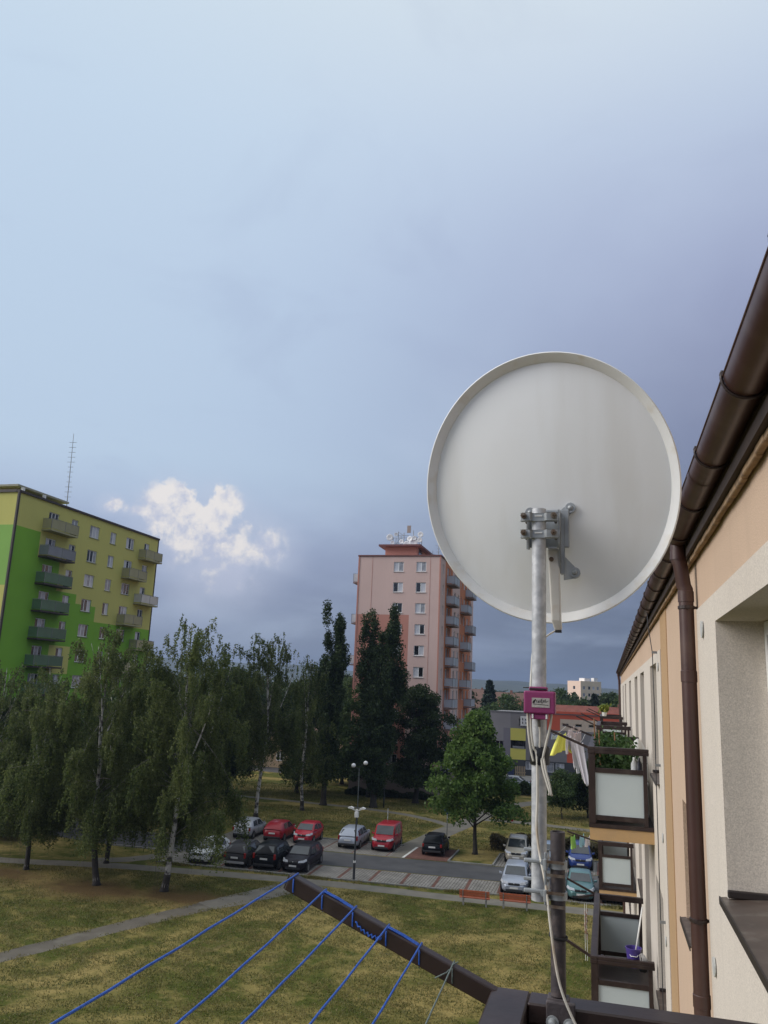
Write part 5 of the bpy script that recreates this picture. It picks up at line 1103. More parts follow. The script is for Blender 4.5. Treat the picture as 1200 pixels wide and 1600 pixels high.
GS_, GN_ = 'cars parked in the near bays', 'cars parked in the far bays'
car('hatch', -27.6, 53.75, True, p_wh, 'white hatchback half hidden by birch twigs, leftmost in the near row', GS_)
car('wagon', -24.95, 54.0, False, p_gr, 'dark grey estate car with light bumper, seen from behind', GS_, rails=True, bumper=p_sm)
car('suv', -22.82, 54.1, False, p_bk, 'black off roader seen from behind in the near row', GS_)
car('wagon', -20.80, 54.35, True, p_bp, 'dark plum estate facing us at the tip of the drying arm', GS_)
car('hatch', -28.9, 63.5, False, p_si, 'silver hatchback partly behind birch leaves in the far row', GN_)
car('hatch', -26.25, 63.6, False, p_rd, 'dark red hatchback seen from behind', GN_)
car('small', -23.75, 63.7, True, p_br, 'small bright red car facing us beside the dark red one', GN_)
car('wagon', -19.95, 63.8, False, p_sb, 'silver estate car seen from behind, left of the red van', GN_)
car('van', -17.25, 64.0, True, p_vr, 'bright red delivery van facing us', GN_)
car('hatch', -13.25, 64.15, False, p_bk, 'black hatchback on the red paved bay', GN_)
car('mpv', -6.9, 64.4, True, p_be, 'beige family car facing us by the brown hedge', GN_, rails=True)
car('hatch', -4.35, 64.3, True, p_lb, 'pale blue car mostly hidden behind the mast foot', GN_)
car('mpv', -2.2, 64.2, True, p_bl, 'deep blue car facing us beside the balconies', GN_, rails=True)
car('wagon', -6.0, 54.75, True, p_sb, 'silver blue estate facing us behind the right bench', GS_)
car('hatch', -4.0, 54.85, True, p_nv, 'dark navy car hidden behind mast and clamps', GS_)
car('sedan', -1.9, 54.85, True, p_te, 'teal saloon car facing us beside the balcony', GS_)
car('hatch', .25, 54.9, False, p_nv, 'dark car glimpsed through the lower balcony railing', GS_)
car('van', -38.2, 113, True, p_wh, 'white van far back behind the poplar trunks', yaw=80, name='parked_car')
car('hatch', -12.2, 113.2, True, p_si, 'silver car parked by the dark hedge at the grey block', yaw=85)
car('hatch', -8.4, 114.5, True, p_wh, 'white car behind the mast near the grey block', yaw=88)
car('sedan', -33.2, 112, True, p_gr, 'grey car far back under the dark trees', yaw=84)

# ------------------------------------------------------------------ benches, lamps, signs
wood_o = mat('orange_bench_wood', (.36, .085, .030), .6, .25, 7, bump=.2, bscale=30)
def bench(xc, yc, label, rz):
    t = thing('park_bench', (xc, yc, 0), label, 'bench', 'orange benches by the path', R(rz)); t['_o'] = (0, 0, 0)
    for x in (-.68, .68):
        MB().prism([(-.06, 0), (.06, 0), (.05, .40), (-.05, .40)], 'x', x - .05, x + .05).build('leg', kerbm, t, local=True)
        MB().box(x - .03, x + .03, -.25, .22, .401, .435).build('support', steel, t, local=True)
        MB().bar((x, -.21, .436), (x, -.31, .90), .04, .05, up=(1, 0, 0)).build('support', steel, t, local=True)
    for k in range(4): MB().box(-.90, .90, -.16 + .10 * k, -.075 + .10 * k, .436, .475).build('seat_plank', wood_o, t, local=True, bevel=.006, seg=1)
    for k in range(3): MB().add([(sx * .90, -.235 - .03 * k + dy, .56 + .125 * k + dz) for dz in (0, .105) for dy in (0, .035) for sx in (-1, 1)], [(0, 1, 3, 2), (4, 6, 7, 5), (0, 4, 5, 1), (2, 3, 7, 6), (0, 2, 6, 4), (1, 5, 7, 3)]).build('back_plank', wood_o, t, local=True, bevel=.006, seg=1)
bench(-7.85, 51.35, 'orange wooden bench by the path, the left one of the two', 3)
bench(-5.48, 51.6, 'orange wooden bench by the path, beside the mast', 3)
green_p = mat('dark_green_pole', (.022, .030, .028), .5, .3, 5); globe_m = mat('white_lamp_globe', (.76, .76, .74), .25, .05, 3)
def lamp_globe(x, y, h, label, two=False, z2=None):
    t = thing('street_lamp', (x, y, 0), label, 'street lamp', 'lamps with white globes')
    MB().tube([(x, y, 0), (x, y, 1.0), (x, y, 1.02), (x, y, h - .5)], [.075, .075, .05, .045], 10).build('pole', green_p, t, smooth=True)
    heads = [(-.55, h - .28), (.58, h)] if two else [(0, h)]
    for dx, z in heads:
        if two: MB().tube([(x, y, h - .6), (x + dx * .35, y, z - .22), (x + dx * .8, y, z - .05), (x + dx, y, z - .14)], .03, 8).build('arm', green_p, t, smooth=True)
        else: MB().tube([(x, y, h - .51), (x, y, h - .13)], .05, 8).build('arm', green_p, t, smooth=True)
        g_ = MB().ball((x + dx, y, z), .20, 16).build('globe', globe_m, t, smooth=True)
        MB().lathe([(.0001, -.22), (.10, -.20), (.13, -.12), (.0001, -.12)], Matrix.Translation((x + dx, y, z)), 12).build('lamp_socket', green_p, g_, smooth=True)
lamp_globe(-21.75, 72.5, 5.75, 'street lamp with two white globes on curved arms before the poplar', True)
lamp_globe(-23.15, 86.8, 6.3, 'single globe lamp close to the pink tower corner', False)
lamp_globe(-11.2, 96.5, 5.3, 'single globe lamp in front of the grey block', False)
t = thing('street_lamp', (-16.3, 54.2, 0), 'dark lamp post with flat twin heads and white box at the near bays', 'street lamp')
MB().tube([(-16.3, 54.2, 0), (-16.3, 54.2, 1.1), (-16.3, 54.2, 1.12), (-16.3, 54.2, 4.35)], [.085, .085, .060, .052], 12).build('pole', mat('dark_grey_pole', (.045, .048, .052), .5, .2, 5), t, smooth=True, auto=50)
MB().box(-16.42, -16.18, 54.10, 54.34, 3.95, 4.30).build('control_box', white, t, bevel=.015)
for sx in (-1, 1):
    MB().bar((-16.3 + .05 * sx, 54.2, 4.38), (-16.3 + .32 * sx, 54.2, 4.44), .05, .05).build('arm', white, t)
    MB().prism([(-16.3 + sx * .22, 4.46), (-16.3 + sx * .58, 4.50), (-16.3 + sx * .60, 4.56), (-16.3 + sx * .40, 4.62), (-16.3 + sx * .22, 4.54)], 'y', 54.08, 54.32).build('lamp_head', white, t)
MB().lathe([(.0001, 0), (.088, 0), (.088, .12), (.0001, .12)], Matrix.Translation((-16.3, 54.2, 1.12)), 12).build('band', white, t)
MB().box(-16.36, -16.24, 54.12, 54.28, 4.3, 4.46).build('lamp_head_mount', white, t)
sgn = thing('road_sign', (-13.3, 71.0, 0), 'blue parking sign on a thin post behind the black hatchback', 'sign')
MB().tube([(-13.3, 71.0, 0), (-13.3, 71.0, 3.0)], .035, 8).build('post', steel, sgn, smooth=True)
MB().box(-13.62, -12.98, 70.93, 70.96, 2.2, 2.98).build('plate', mat('blue_sign_face', (.012, .05, .16), .4, .1, 3), sgn, bevel=.01)
o = MB().tube([(-17.9, 68.6, 0), (-17.9, 68.6, 2.6)], .03, 8).build('thin_post', steel, smooth=True); tag(o, 'thin grey post in the grass behind the red van', 'post')
for x, y, lb in ((-9.2, 83.0, 'red litter bin by the path under the maple'),):
    b = thing('litter_bin', (x, y, 0), lb, 'bin'); MB().lathe([(.0001, .3), (.18, .3), (.22, .85), (.0001, .85)], Matrix.Translation((x, y, 0)), 14).build('bin_body', p_rd, b, smooth=True, auto=40); MB().tube([(x, y + .25, 0), (x, y + .25, 1.0)], .03, 6).build('post', steel, b)

# ------------------------------------------------------------------ trees
def tubes(mb, pts, r0, r1, n=7): k = len(pts); mb.tube(pts, [r0 + (r1 - r0) * i / (k - 1) for i in range(k)], n)
BPROF = [(.08, 2.6), (.16, 3.4), (.32, 3.9), (.50, 3.7), (.64, 3.2), (.76, 2.7), (.86, 2.1), (.94, 1.4), (1.0, .6)]
def birch(x, y, h, spread, seed, label, nleaf=46000, lm=None, low=.16, lean_=(0, 0), dense=1., leaf=.085, foot=.12, fork=.42):
    """weeping birch: stems that fork, arching limbs, and curtains of hanging twigs with small leaves"""
    r = np.random.default_rng(seed); t = thing('birch_tree', (x, y, 0), label, 'tree', 'birches on the lawn')
    r0 = .0105 * h + .01; stems = []
    def stem(p, d, ln, rad, n=12):
        P_ = [p]; d = d / np.linalg.norm(d)
        for k in range(n): d = d + r.normal(0, .05, 3) + np.array([0, 0, .03]); d /= np.linalg.norm(d); P_.append(P_[-1] + d * ln / n)
        return np.array(P_), rad
    main, _ = stem(np.array([x, y, 0.]), np.array([lean_[0] * 9, lean_[1] * 9, 1.]), h * .97, r0, 16); main[:, :2] += (np.array([x + lean_[0] * h, y + lean_[1] * h]) - main[-1, :2]) * np.linspace(0, 1, 17)[:, None] ** 1.2
    stems.append((main, r0))
    az0 = r.uniform(0, 6.28)
    for k in range(3):
        i = int(16 * (fork + .13 * k)); a = az0 + 2.2 * k; stems.append(stem(main[i], np.array([math.cos(a) * .26, math.sin(a) * .26, 1.]), (h - main[i, 2]) * r.uniform(.70, .92), r0 * .42 * (1 - .2 * k)))
    tb = MB()
    for P_, rad in stems: k = len(P_); tb.tube([tuple(q) for q in P_], [max(.012, rad * (1.3 if (i == 0 and rad == r0) else 1) * (1 - .93 * i / (k - 1))) for i in range(k)], 9)
    tb.build('trunk', birchbark, t, smooth=True)
    ft = [main[0] + [0, 0, -.05]] + [main[0] * (1 - q) + main[1] * q for q in (.12, .35, .8)]; nf = max(1, int(foot * 16)); ft += [main[i] for i in range(1, nf + 1)]
    MB().tube([tuple(q) for q in ft], [r0 * 1.75, r0 * 1.35, r0 * 1.2, r0 * 1.12] + [r0 * (1.09 - .06 * i) + .004 for i in range(nf)], 10).build('dark_foot', bark_dark, t, smooth=True)
    lb_ = MB(); strands = []; nl = int((30 + h) * 1.1); sc_ = spread / 3.6
    for i in range(nl):
        f = low + (.95 - low) * ((i + r.uniform(0, 1)) / nl)
        P_, rad = stems[0] if r.uniform() < .45 else stems[r.integers(0, len(stems))]
        zi = f * h; j = int(np.argmin(abs(P_[:, 2] - zi * .82))); p = P_[j]; azm = i * 2.4 + r.uniform(-.7, .7)
        out = interp(f, BPROF) * sc_ * r.uniform(.62, 1.12) * (1 + .22 * math.sin(azm * 2 + seed)); tip = np.array([x + lean_[0] * zi + math.cos(azm) * out, y + lean_[1] * zi + math.sin(azm) * out, min(zi + r.uniform(.1, .8) * .09 * h * (1 - f * .7), h * .965)])
        L_ = [p + (tip - p) * q + np.array([0, 0, .15 * np.linalg.norm(tip - p) * math.sin(q * 2.6) * (.8 + .5 * q)]) + r.normal(0, .05, 3) * (q > 0) for q in np.linspace(0, 1, 8)]
        tubes(lb_, [tuple(q) for q in L_], max(.012, r0 * .17 * (1.05 - f)), .007, 5)
        ln = np.linalg.norm(tip - p); ns = int(max(4, ln * 5.5 * dense)); bunch = r.uniform(.5, 1.3)
        for k in range(ns):
            q = r.uniform(.22, 1.0) ** .7; i0 = min(int(q * 7), 6); b = L_[i0] * (1 - (q * 7 - i0)) + L_[i0 + 1] * (q * 7 - i0)
            strands.append((b + r.normal(0, .16, 3), r.uniform(.55, 1.2) * bunch * min(3.6, .45 + h * .20 * (1.02 - f))))
    for P_, rad in stems:
        for k in range(int(9 * dense)): j = r.integers(int(len(P_) * .6), len(P_)); strands.append((P_[j] + r.normal(0, .35, 3) * [1, 1, .5], r.uniform(.4, 1.1)))
    lb_.build('limbs', limbbark, t, smooth=True)
    tot = sum(s[1] for s in strands); CC = []
    for b, ln in strands:
        n = max(4, int(nleaf * ln / tot)); q = r.uniform(0, 1, n); drift = r.normal(0, .12, 2)
        c = np.empty((n, 3)); c[:, 0] = b[0] + drift[0] * q * ln + r.normal(0, .035 + .022 * ln, n); c[:, 1] = b[1] + drift[1] * q * ln + r.normal(0, .035 + .022 * ln, n); c[:, 2] = b[2] + .10 - q * ln
        CC.append(c)
    CC = np.concatenate(CC); CC = CC[CC[:, 2] > 1.5 + 1.3 * r.uniform(0, 1, len(CC)) ** .6]
    V, F = quads(CC, leaf, r, 1.9, hang=.9)
    npmesh('crown', V - np.array([x, y, 0]), F, lm or L_birch, t)
    tv, tf = [], []
    for b, ln in [s for s in strands if s[1] > .9][:260]: o_ = len(tv); tv += [b - [.006, 0, 0], b + [.006, 0, 0], b + np.array([0, 0, -ln])]; tf.append((o_, o_ + 1, o_ + 2))
    o_ = npmesh('twigs', np.array(tv) - np.array([x, y, 0]), tf, bark_dark, t); o_['kind'] = 'stuff'
    return t
def clumped(kind, x, y, h, prof, seed, label, lm, nleaf, ncl, csize, leaf, trunk_r, trunk_h, group=None, name='broadleaf_tree', upright=False, spires=None, flat=1., sq=1.):
    """prof: table height fraction -> radius; clumps of leaves sit mostly in the outer shell, limbs run to some of them"""
    r = np.random.default_rng(seed); t = thing(name, (x, y, 0), label, 'tree', group)
    cen = []; sw = np.array([q[4] ** 1.1 * (q[3] - q[2]) for q in spires]) if spires else None
    for i in range(ncl):
        f = r.uniform(prof[0][0], prof[-1][0]); rad = interp(f, prof) * sq; a = r.uniform(0, 2 * math.pi); q = r.uniform(.12, 1) ** .55 * r.uniform(.82, 1.12)
        lump = 1 + .22 * math.sin(a * 3 + seed + f * 5) + .18 * math.sin(a * 5 + f * 13)
        c = np.array([x + math.cos(a) * rad * q * lump, y + math.sin(a) * rad * q * lump, f * h])
        if spires is not None:
            sx, sy, f0, f1, rr0 = spires[r.choice(len(spires), p=sw / sw.sum())]; f = r.uniform(f0, f1); k = (f - f0) / (f1 - f0); rad = (rr0 * (abs(math.sin(min(k * 1.0 + .10, 1) * math.pi))) ** .7 + .12) * (1.12 if f > .5 else 1.0) * (1 + .32 * math.sin(f * 47 + i * 1.3 + a * 2)) * r.uniform(.7, 1.25); q = r.uniform(0, 1) ** .5
            c = np.array([x + sx * min(1, f * 1.6) + math.cos(a) * rad * q, y + sy * min(1, f * 1.6) + math.sin(a) * rad * q, f * h])
        cen.append(c)
    cen = np.array(cen); w_ = r.uniform(.25, 1.7, ncl); idx = r.choice(ncl, nleaf, p=w_ / w_.sum()); g_ = r.normal(0, 1, (nleaf, 3)); nrm = np.linalg.norm(g_, axis=1)[:, None]; g_ = g_ / nrm * np.minimum(nrm, 2.2) ** .8
    sg = np.array([csize, csize, csize * (1.5 if upright else .7 * flat)]); CC = cen[idx] + g_ * sg * (.6 + .6 * w_[idx])[:, None]
    CC = CC[CC[:, 2] > .25]
    V, F = quads(CC, leaf, r, 1.5); npmesh('crown', V - np.array([x, y, 0]), F, lm, t)
    tb = MB(); tp = [(x, y, -.05), (x + .02, y, .15), (x, y, .6), (x + r.normal(0, .08), y, trunk_h * .5), (x + r.normal(0, .12), y + r.normal(0, .1), trunk_h), (x + r.normal(0, .2), y, h * .72)]
    tb.tube(tp, [trunk_r * 1.7, trunk_r * 1.25, trunk_r, trunk_r * .9, trunk_r * .7, .03], 10); tb.build('trunk', bark_dark, t, smooth=True)
    lb_ = MB()
    for i in r.choice(ncl, min(ncl, 26), replace=False):
        c = cen[i]; z0 = min(c[2] * .62, h * .66) if not upright else max(.6, c[2] * .35); z0 = max(z0, trunk_h * .62); b = np.array([x, y, z0]); m_ = b * .5 + c * .5 + np.array([0, 0, .12 * np.linalg.norm(c - b)])
        if c[2] > z0 + .15: tubes(lb_, [tuple(b), tuple(m_), tuple(c)], trunk_r * .36, .015, 5)
    if lb_.v: lb_.build('limbs', bark_dark, t, smooth=True)
    return t
def conifer(x, y, h, rad, seed, label, n=9000, group=None):
    r = np.random.default_rng(seed); t = thing('conifer_tree', (x, y, 0), label, 'tree', group)
    f = r.uniform(0, 1, n) ** .8; lay = np.floor(f * 16) / 16; fr = .35 * f + .65 * lay; a = np.round(r.uniform(0, 2 * math.pi, n) * 2.2) / 2.2 + r.normal(0, .16, n) + lay * 7; q = r.uniform(.1, 1, n) ** .6 * r.uniform(.85, 1.15, n)
    rr_ = rad * (1.02 - fr) ** .85 * q; C = np.stack([x + np.cos(a) * rr_, y + np.sin(a) * rr_, .06 * h + fr * .95 * h - rr_ * .28 + r.normal(0, .12, n)], 1)
    V, F = quads(C, h * .022 + .12, r, 2.0); npmesh('crown', V - np.array([x, y, 0]), F, L_con, t)
    MB().tube([(x, y, 0), (x, y, h * .9)], [h * .016, .02], 8).build('trunk', bark_dark, t, smooth=True)
birch(-30.3, 46.3, 16.0, 4.1, 1, 'large birch with long dark foot nearest the lawn, second trunk from the right', 100000, leaf=.07, lean_=(-.06, 0), dense=1.15, foot=.26, fork=.45)
birch(-25.9, 46.7, 16.6, 4.0, 2, 'large birch with bare white trunk standing closest to the parked cars', 98000, leaf=.07, dense=1.2, lean_=(.012, 0), foot=.12, fork=.40)
birch(-36.6, 47.8, 12.6, 3.9, 3, 'drooping birch at the left edge in front of the driveway', 76000, L_birch2, leaf=.075, dense=1.2, foot=.3)
birch(-42.5, 50.5, 13.4, 4.0, 4, 'dark birch at the very left edge of the lawn', 42000, L_birch2, foot=.3)
birch(-34.4, 66.0, 16.8, 3.9, 5, 'tall slender birch behind the near pair, left of the white forked one', 46000, L_birch2, leaf=.095)
birch(-30.6, 70.3, 17.5, 3.9, 6, 'birch with white forked trunk and airy top behind the parked cars', 42000, L_birch2, low=.34, leaf=.095, fork=.38)
birch(-37.5, 58.5, 14.6, 4.2, 7, 'birch overhanging the driveway bend', 44000, L_birch2)
birch(-30.0, 80.5, 15.8, 2.6, 8, 'thin birch with white stem left of the poplars', 26000, L_birch2, leaf=.10)
birch(-46.5, 60.5, 13.4, 4.4, 9, 'dark birch far left beside the driveway', 36000, L_birch2)
birch(-33.2, 51.6, 12.6, 3.8, 31, 'shorter birch filling the gap left of the large front pair', 70000, L_birch2, leaf=.075, dense=1.2, foot=.3)
POP = [(.30, .8), (1.0, .4)]
clumped('poplar', -29.4, 85.2, 21.4, POP, 10, 'dark Lombardy poplar, the left and slimmer of the pair', L_pop, 42000, 460, .20, .15, .30, 5, 'poplars before the pink tower', 'poplar_tree', True,
        spires=[(-.75, 0, .88, 1.0, .30), (-.45, .1, .42, .84, .95), (.7, .2, .40, .955, .80), (1.05, 0, .62, .92, .42), (-.85, .3, .30, .70, .62), (.1, -.4, .16, .66, .8), (.2, .3, .12, .5, .9), (-1.5, .2, .60, .70, .32), (1.25, 0, .34, .60, .45)])
clumped('poplar', -24.2, 86.4, 21.3, POP, 11, 'broad Lombardy poplar with several spires against the pink gable', L_pop, 72000, 700, .23, .15, .34, 5, 'poplars before the pink tower', 'poplar_tree', True,
        spires=[(-1.65, 0, .48, .93, .66), (-.75, .2, .885, 1.0, .34), (1.5, 0, .52, .985, .66), (1.1, 0, .36, .86, .9), (-.9, .3, .28, .86, 1.05), (.2, 0, .28, .85, .95), (2.5, .2, .44, .70, .55), (2.9, 0, .58, .66, .28), (1.9, .2, .22, .50, .70), (-1.3, .3, .14, .5, .8), (.2, -.5, .10, .6, 1.1), (.9, .4, .08, .4, 1.0)])
clumped('dark', -20.9, 92.0, 12.6, [(.18, 1.8), (.3, 3.4), (.5, 3.8), (.72, 3.3), (.9, 2.2), (1.0, .5)], 12, 'dark broad tree right in front of the pink gable', L_dark, 34000, 170, .40, .17, .30, 2.6)
clumped('maple', -10.25, 66.8, 10.6, [(.26, 2.9), (.32, 3.7), (.42, 3.6), (.54, 3.0), (.68, 2.3), (.8, 1.7), (.92, 1.0), (1.0, .25)], 13, 'bright green maple on the grass island beside the far bays', L_maple, 30000, 190, .34, .165, .17, 2.6, None, 'maple_tree')
clumped('small', -4.75, 89.2, 4.6, [(.30, 1.0), (.5, 1.6), (.75, 1.5), (1.0, .6)], 14, 'small round tree on the lawn just right of the mast', L_mid, 9000, 50, .32, .14, .06, 1.3, 'young trees behind the mast', 'small_tree')
clumped('small', -2.2, 91.5, 5.2, [(.18, 1.2), (.5, 2.0), (.75, 1.8), (1.0, .6)], 15, 'dark bushy tree next to the small round one', L_dark, 12000, 60, .40, .15, .08, 1.0, 'young trees behind the mast', 'small_tree')
# second line of trees
BG = 'trees behind the birches'
for x, y, h, rad, sd, lm, lb in ((-27.0, 94, 13.6, 3.4, 20, L_mid, 'green tree between the two poplars'), (-35.5, 93, 12, 4.0, 21, L_dark, 'dark tree behind the thin birch'), (-42, 88, 13.5, 4.5, 22, L_dark, 'dark tree mass behind the forked birch'),
                               (-48, 80, 13, 4.5, 23, L_dark, 'dark tree below the green tower, right half'), (-47.5, 71, 10.5, 3.6, 24, L_mid, 'tree hiding the lower floors of the green tower'), (-52, 62, 9.5, 3.5, 25, L_dark, 'dark tree before the corner of the green tower'),
                               (-50.5, 55.5, 8.5, 3.0, 26, L_dark, 'low dark tree at the left end of the driveway'), (-33.5, 104, 9, 3.6, 27, L_mid, 'tree over the white van far back'), (-40, 126, 13, 5, 28, L_mid, 'pale green tree far behind the poplars'), (-46, 142, 14, 5, 29, L_dark, 'dark far tree behind the poplars, left one'), (-56, 118, 14, 5, 30, L_dark, 'far tree right of the green tower')):
    clumped('bg', x, y, h, [(.14, rad * .55), (.35, rad), (.6, rad * .95), (.85, rad * .6), (1.0, rad * .15)], sd, lb, lm, 17000, 80, .55, .22, .22, 2.2, BG)
clumped('bush', -45.2, 55.8, 3.0, [(.08, 1.4), (.4, 2.0), (.8, 1.4), (1.0, .4)], 40, 'low rounded bush beside the driveway at the left edge', L_birch2, 9000, 40, .35, .12, .06, .6, None, 'bush')
clumped('bush', -40.8, 62.5, 2.6, [(.08, 1.2), (.4, 1.6), (.8, 1.1), (1.0, .3)], 41, 'dark bush in the shade at the driveway bend', L_dark, 7000, 34, .32, .12, .06, .6, None, 'bush')
# far trees round the roofs
FT = 'trees among the far roofs'
conifer(-26.3, 190, 15.3, 4.2, 50, 'tall dark conifer left of the mast at the skyline', 9000)
conifer(-2.6, 176, 13.0, 3.6, 51, 'dark blue green conifer right of the far pink tower', 8000)
for i, (x, y, h, rad, lb) in enumerate(((-31, 180, 12.5, 4.5, 'far tree touching the edge of the pink tower'), (-22, 186, 11.5, 4.2, 'rounded far tree right of the tall conifer'), (-17.6, 200, 11.0, 4.0, 'far tree just left of the purple box'), (-29.3, 160, 7.5, 3.4, 'low far tree left of the low pale house'), (-21.0, 160, 8.4, 3.4, 'far tree over the light grey end of the block'),
                                  (-11.5, 215, 13.4, 4.6, 'far tree directly right of the mast'), (-8.0, 220, 12, 4.2, 'far tree between mast and far pink tower'), (-6.6, 205, 11.2, 3.6, 'far tree in front of the far pink tower'), (1.0, 200, 12.8, 4.0, 'far tree right of the blue green conifer'), (4.2, 210, 13, 4.6, 'far tree at the end of our house'), (-36, 205, 11, 4.4, 'far tree glimpsed behind the pink tower'), (8, 195, 12, 4, 'far tree behind the farthest balcony'))):
    clumped('far', x, y, h, [(.1, rad * .6), (.35, rad), (.6, rad * .95), (.85, rad * .6), (1.0, rad * .15)], 60 + i, lb, L_mid if i % 2 else L_dark, 5000, 45, .75, .36, .2, 2, FT)
for i, (x, y, h, rad, lb) in enumerate(((-34.5, 172, 10.6, 4.2, 'far tree by the pink tower edge under the skyline'), (-24.4, 174, 9.6, 3.6, 'far tree below the tall conifer'), (-18.9, 166, 9.4, 3.2, 'far tree between grey shallow roof and purple box'), (-15.6, 178, 10.4, 3.6, 'far tree behind the mast at roof height'), (-.4, 186, 12.4, 3.4, 'far tree hugging the blue green conifer'), (2.6, 184, 12.0, 3.6, 'far tree by the farthest downpipe'), (-4.9, 196, 10.6, 3.2, 'far tree at the foot of the far pink tower'))):
    clumped('far', x, y, h, [(.1, rad * .6), (.35, rad), (.6, rad * .95), (.85, rad * .6), (1.0, rad * .15)], 90 + i, lb, L_mid if i % 2 else L_dark, 5000, 45, .75, .36, .2, 2, FT)
def mass(name, n, xr, yr, hr, seed, lm, label=None, sz=.9):
    r = np.random.default_rng(seed); k = n // 60; cx, cy, ch = r.uniform(*xr, k), r.uniform(*yr, k), r.uniform(*hr, k); i = r.integers(0, k, n); g_ = r.normal(0, 1, (n, 3))
    C = np.stack([cx[i] + g_[:, 0] * 2.4, cy[i] + g_[:, 1] * 2.4, np.abs(ch[i] * r.uniform(.05, 1, n) ** .6 + g_[:, 2] * .5)], 1); V, F = quads(C, sz, r, 1.4); o = npmesh(name, V, F, lm); tag(o, label, kind='stuff'); return o
mass('far_wood', 60000, (-260, 120), (240, 420), (6, 12.8), 80, L_dark, 'band of far trees below the hills', 1.5)
mass('far_wood', 24000, (-150, -50), (120, 200), (6, 13), 81, L_dark, 'dark wood beyond the car park on the left', 1.1)
mass('far_wood', 40000, (-900, 500), (450, 1100), (6, 13), 82, L_dark, 'wooded plain towards the hills', 3.2)
# hedges
def hedge(x0, x1, y0, y1, h, n, seed, lm, label):
    r = np.random.default_rng(seed); C = np.stack([r.uniform(x0, x1, n), r.uniform(y0, y1, n), np.zeros(n)], 1); C[:, 2] = h * r.uniform(.02, 1, n) ** .7 * (.85 + .2 * np.sin(C[:, 0] * 1.7) + .1 * np.sin(C[:, 0] * 4.1)); C[:, 1] += lean(C[:, 0]); V, F = quads(C, .15, r, 1.5)
    t = thing('hedge', ((x0 + x1) / 2, (y0 + y1) / 2, 0), label, 'hedge'); npmesh('leaves', V - np.array([(x0 + x1) / 2, (y0 + y1) / 2, 0]), F, lm, t)
    q = MB(); [q.tube([(x, (y0 + y1) / 2 + lean(x), 0), (x + .1, (y0 + y1) / 2 + lean(x), h * .7)], .02, 5) for x in np.arange(x0, x1, .4)]; q.build('stems', bark_dark, t)
hedge(-9.4, 6, 68.9, 70.6, 1.25, 22000, 90, L_hedge, 'dry brownish hedge behind the beige and blue cars')
hedge(-14.5, 2, 106, 108, 1.5, 14000, 91, L_dark, 'dark green hedge in front of the grey block')
hedge(-30, -18.5, 95.2, 96.2, .8, 9000, 92, L_dark, 'low dark hedge at the foot of the pink tower')
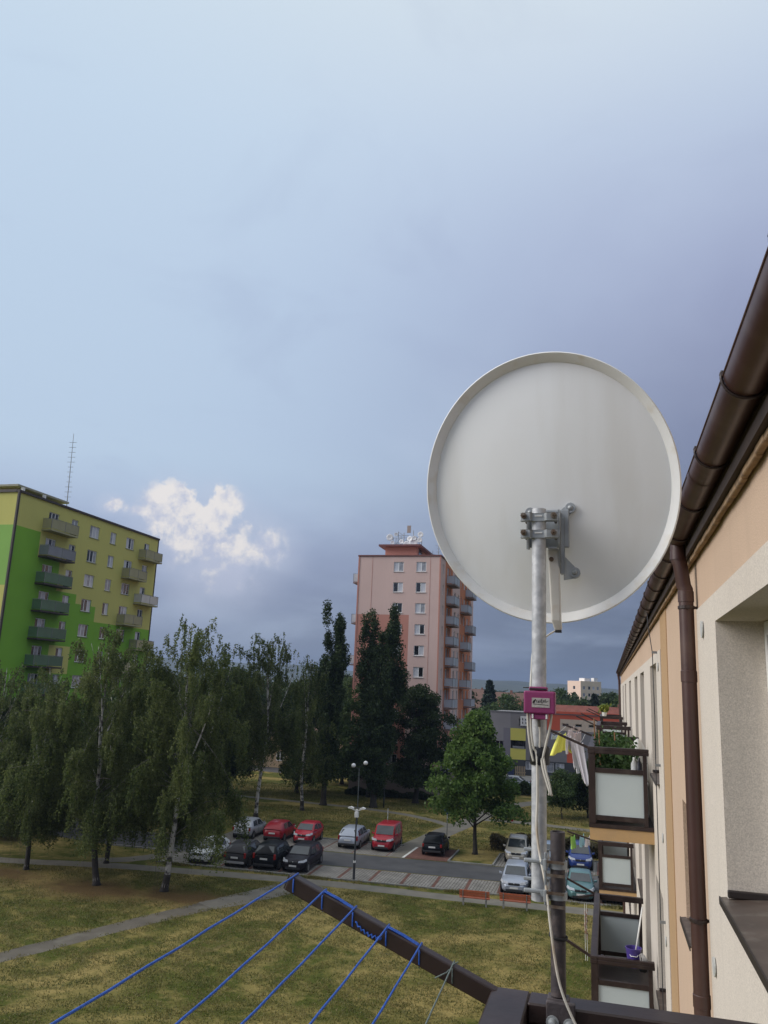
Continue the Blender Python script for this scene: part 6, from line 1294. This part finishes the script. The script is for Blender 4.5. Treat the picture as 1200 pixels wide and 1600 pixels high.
# blades of grass and weeds
r = np.random.default_rng(7)
def tufts(n, xs, ys, hgt, wd, seed, keep=None):
    r = np.random.default_rng(seed); X = r.uniform(*xs, n); Yv = r.uniform(*ys, n)
    if keep is not None: k = keep(X, Yv, r); X, Yv = X[k], Yv[k]
    n = len(X); a = r.uniform(0, 2 * math.pi, n); H_ = hgt * r.uniform(.4, 1.4, n); lx, ly = r.normal(0, hgt * .6, n), r.normal(0, hgt * .6, n); dx, dy = np.cos(a) * wd, np.sin(a) * wd; z = np.zeros(n)
    V = np.stack([np.stack([X - dx, Yv - dy, z], 1), np.stack([X + dx, Yv + dy, z], 1), np.stack([X + lx, Yv + ly, H_], 1)], 1).reshape(-1, 3); return V, np.arange(3 * n).reshape(-1, 3)
def lawnkeep(X, Yv, r):
    pc = np.interp(Yv, [18, 27.5, 33.2, 38.4, 42.2, 45, 50.2, 52.5], [-32, -28.5, -26.5, -24.6, -23.2, -22.0, -19.6, -18.4]); clump = np.sin(X * 1.3 + np.sin(Yv * .9) * 2) * np.sin(Yv * 1.1 + np.sin(X * .7) * 2) + .6 * np.sin(X * 3.7 + Yv * 2.9) * np.sin(Yv * 4.3 - X)
    return (np.abs(X - pc) > .56 + .14 * np.sin(Yv * 3.1) + .1 * np.sin(Yv * 7.7)) & (r.uniform(-1.3, 1.2, len(X)) < clump) & (np.minimum(np.minimum(((X + 30) / 5.6) ** 2 + ((Yv - 45.4) / 2.1) ** 2, ((X + 24.5) / 4.4) ** 2 + ((Yv - 46) / 1.9) ** 2), ((X + 37.5) / 4.4) ** 2 + ((Yv - 46.5) / 1.8) ** 2) > r.uniform(.3, 1.5, len(X))) & (Yv < np.interp(X, [-62, -50, -39.5, -33, -26, -18, -10, 0], [45.3, 47.1, 48.5, 50.1, 51.1, 51.8, 51.7, 52]))
V, F = tufts(470000, (-44, 1), (21, 52), .075, .019, 1, lawnkeep); o = npmesh('grass', V, F, L_grass); tag(o, 'short dry grass of the near lawn', kind='stuff')
V, F = tufts(120000, (-50, 6), (68.5, 100), .10, .03, 2, lambda X, Yv, r: (np.abs(X - np.interp(Yv, [63, 70.5, 76.3, 84, 92, 99.7], [-16, -15, -14.2, -13, -11.8, -8.8])) > 1.3) & (np.abs(Yv - np.interp(X, [-52, -38, -27, -21, -17, -14], [88, 86.5, 85.5, 83.9, 81.4, 78.5])) > .9) & (np.abs(Yv - 84.2) > 1.1)); o = npmesh('grass', V, F, L_grass); tag(o, 'taller dry grass behind the far bays', kind='stuff')
def wk(X, Yv, r): return r.uniform(0, 1, len(X)) < np.clip(np.sin(X * 1.9) * .5 + np.sin(X * .63 + 1) * .6, .05, 1) * np.exp(-((Yv - 53.95 - lean(X)) / .22) ** 2)
V, F = tufts(90000, (-31, 8), (52.6, 55.2), .16, .03, 3, wk); o = npmesh('weeds', V, F, L_grass); tag(o, 'weeds along the kerb of the near bays', kind='stuff')

# ------------------------------------------------------------------ far air
HAZE = 0.00024
if HAZE:
    hm = bpy.data.materials.new('far_air'); hm.use_nodes = True; t_ = hm.node_tree; t_.nodes.remove(t_.nodes['Principled BSDF'])
    pv = t_.nodes.new('ShaderNodeVolumePrincipled'); pv.inputs['Color'].default_value = (.36, .46, .66, 1); pv.inputs['Density'].default_value = HAZE; pv.inputs['Anisotropy'].default_value = .2
    t_.links.new(pv.outputs[0], t_.nodes['Material Output'].inputs['Volume'])
    o = MB().box(-3800, 3800, -400, 6200, -1.5, 135).build('haze', hm); tag(o, kind='stuff')
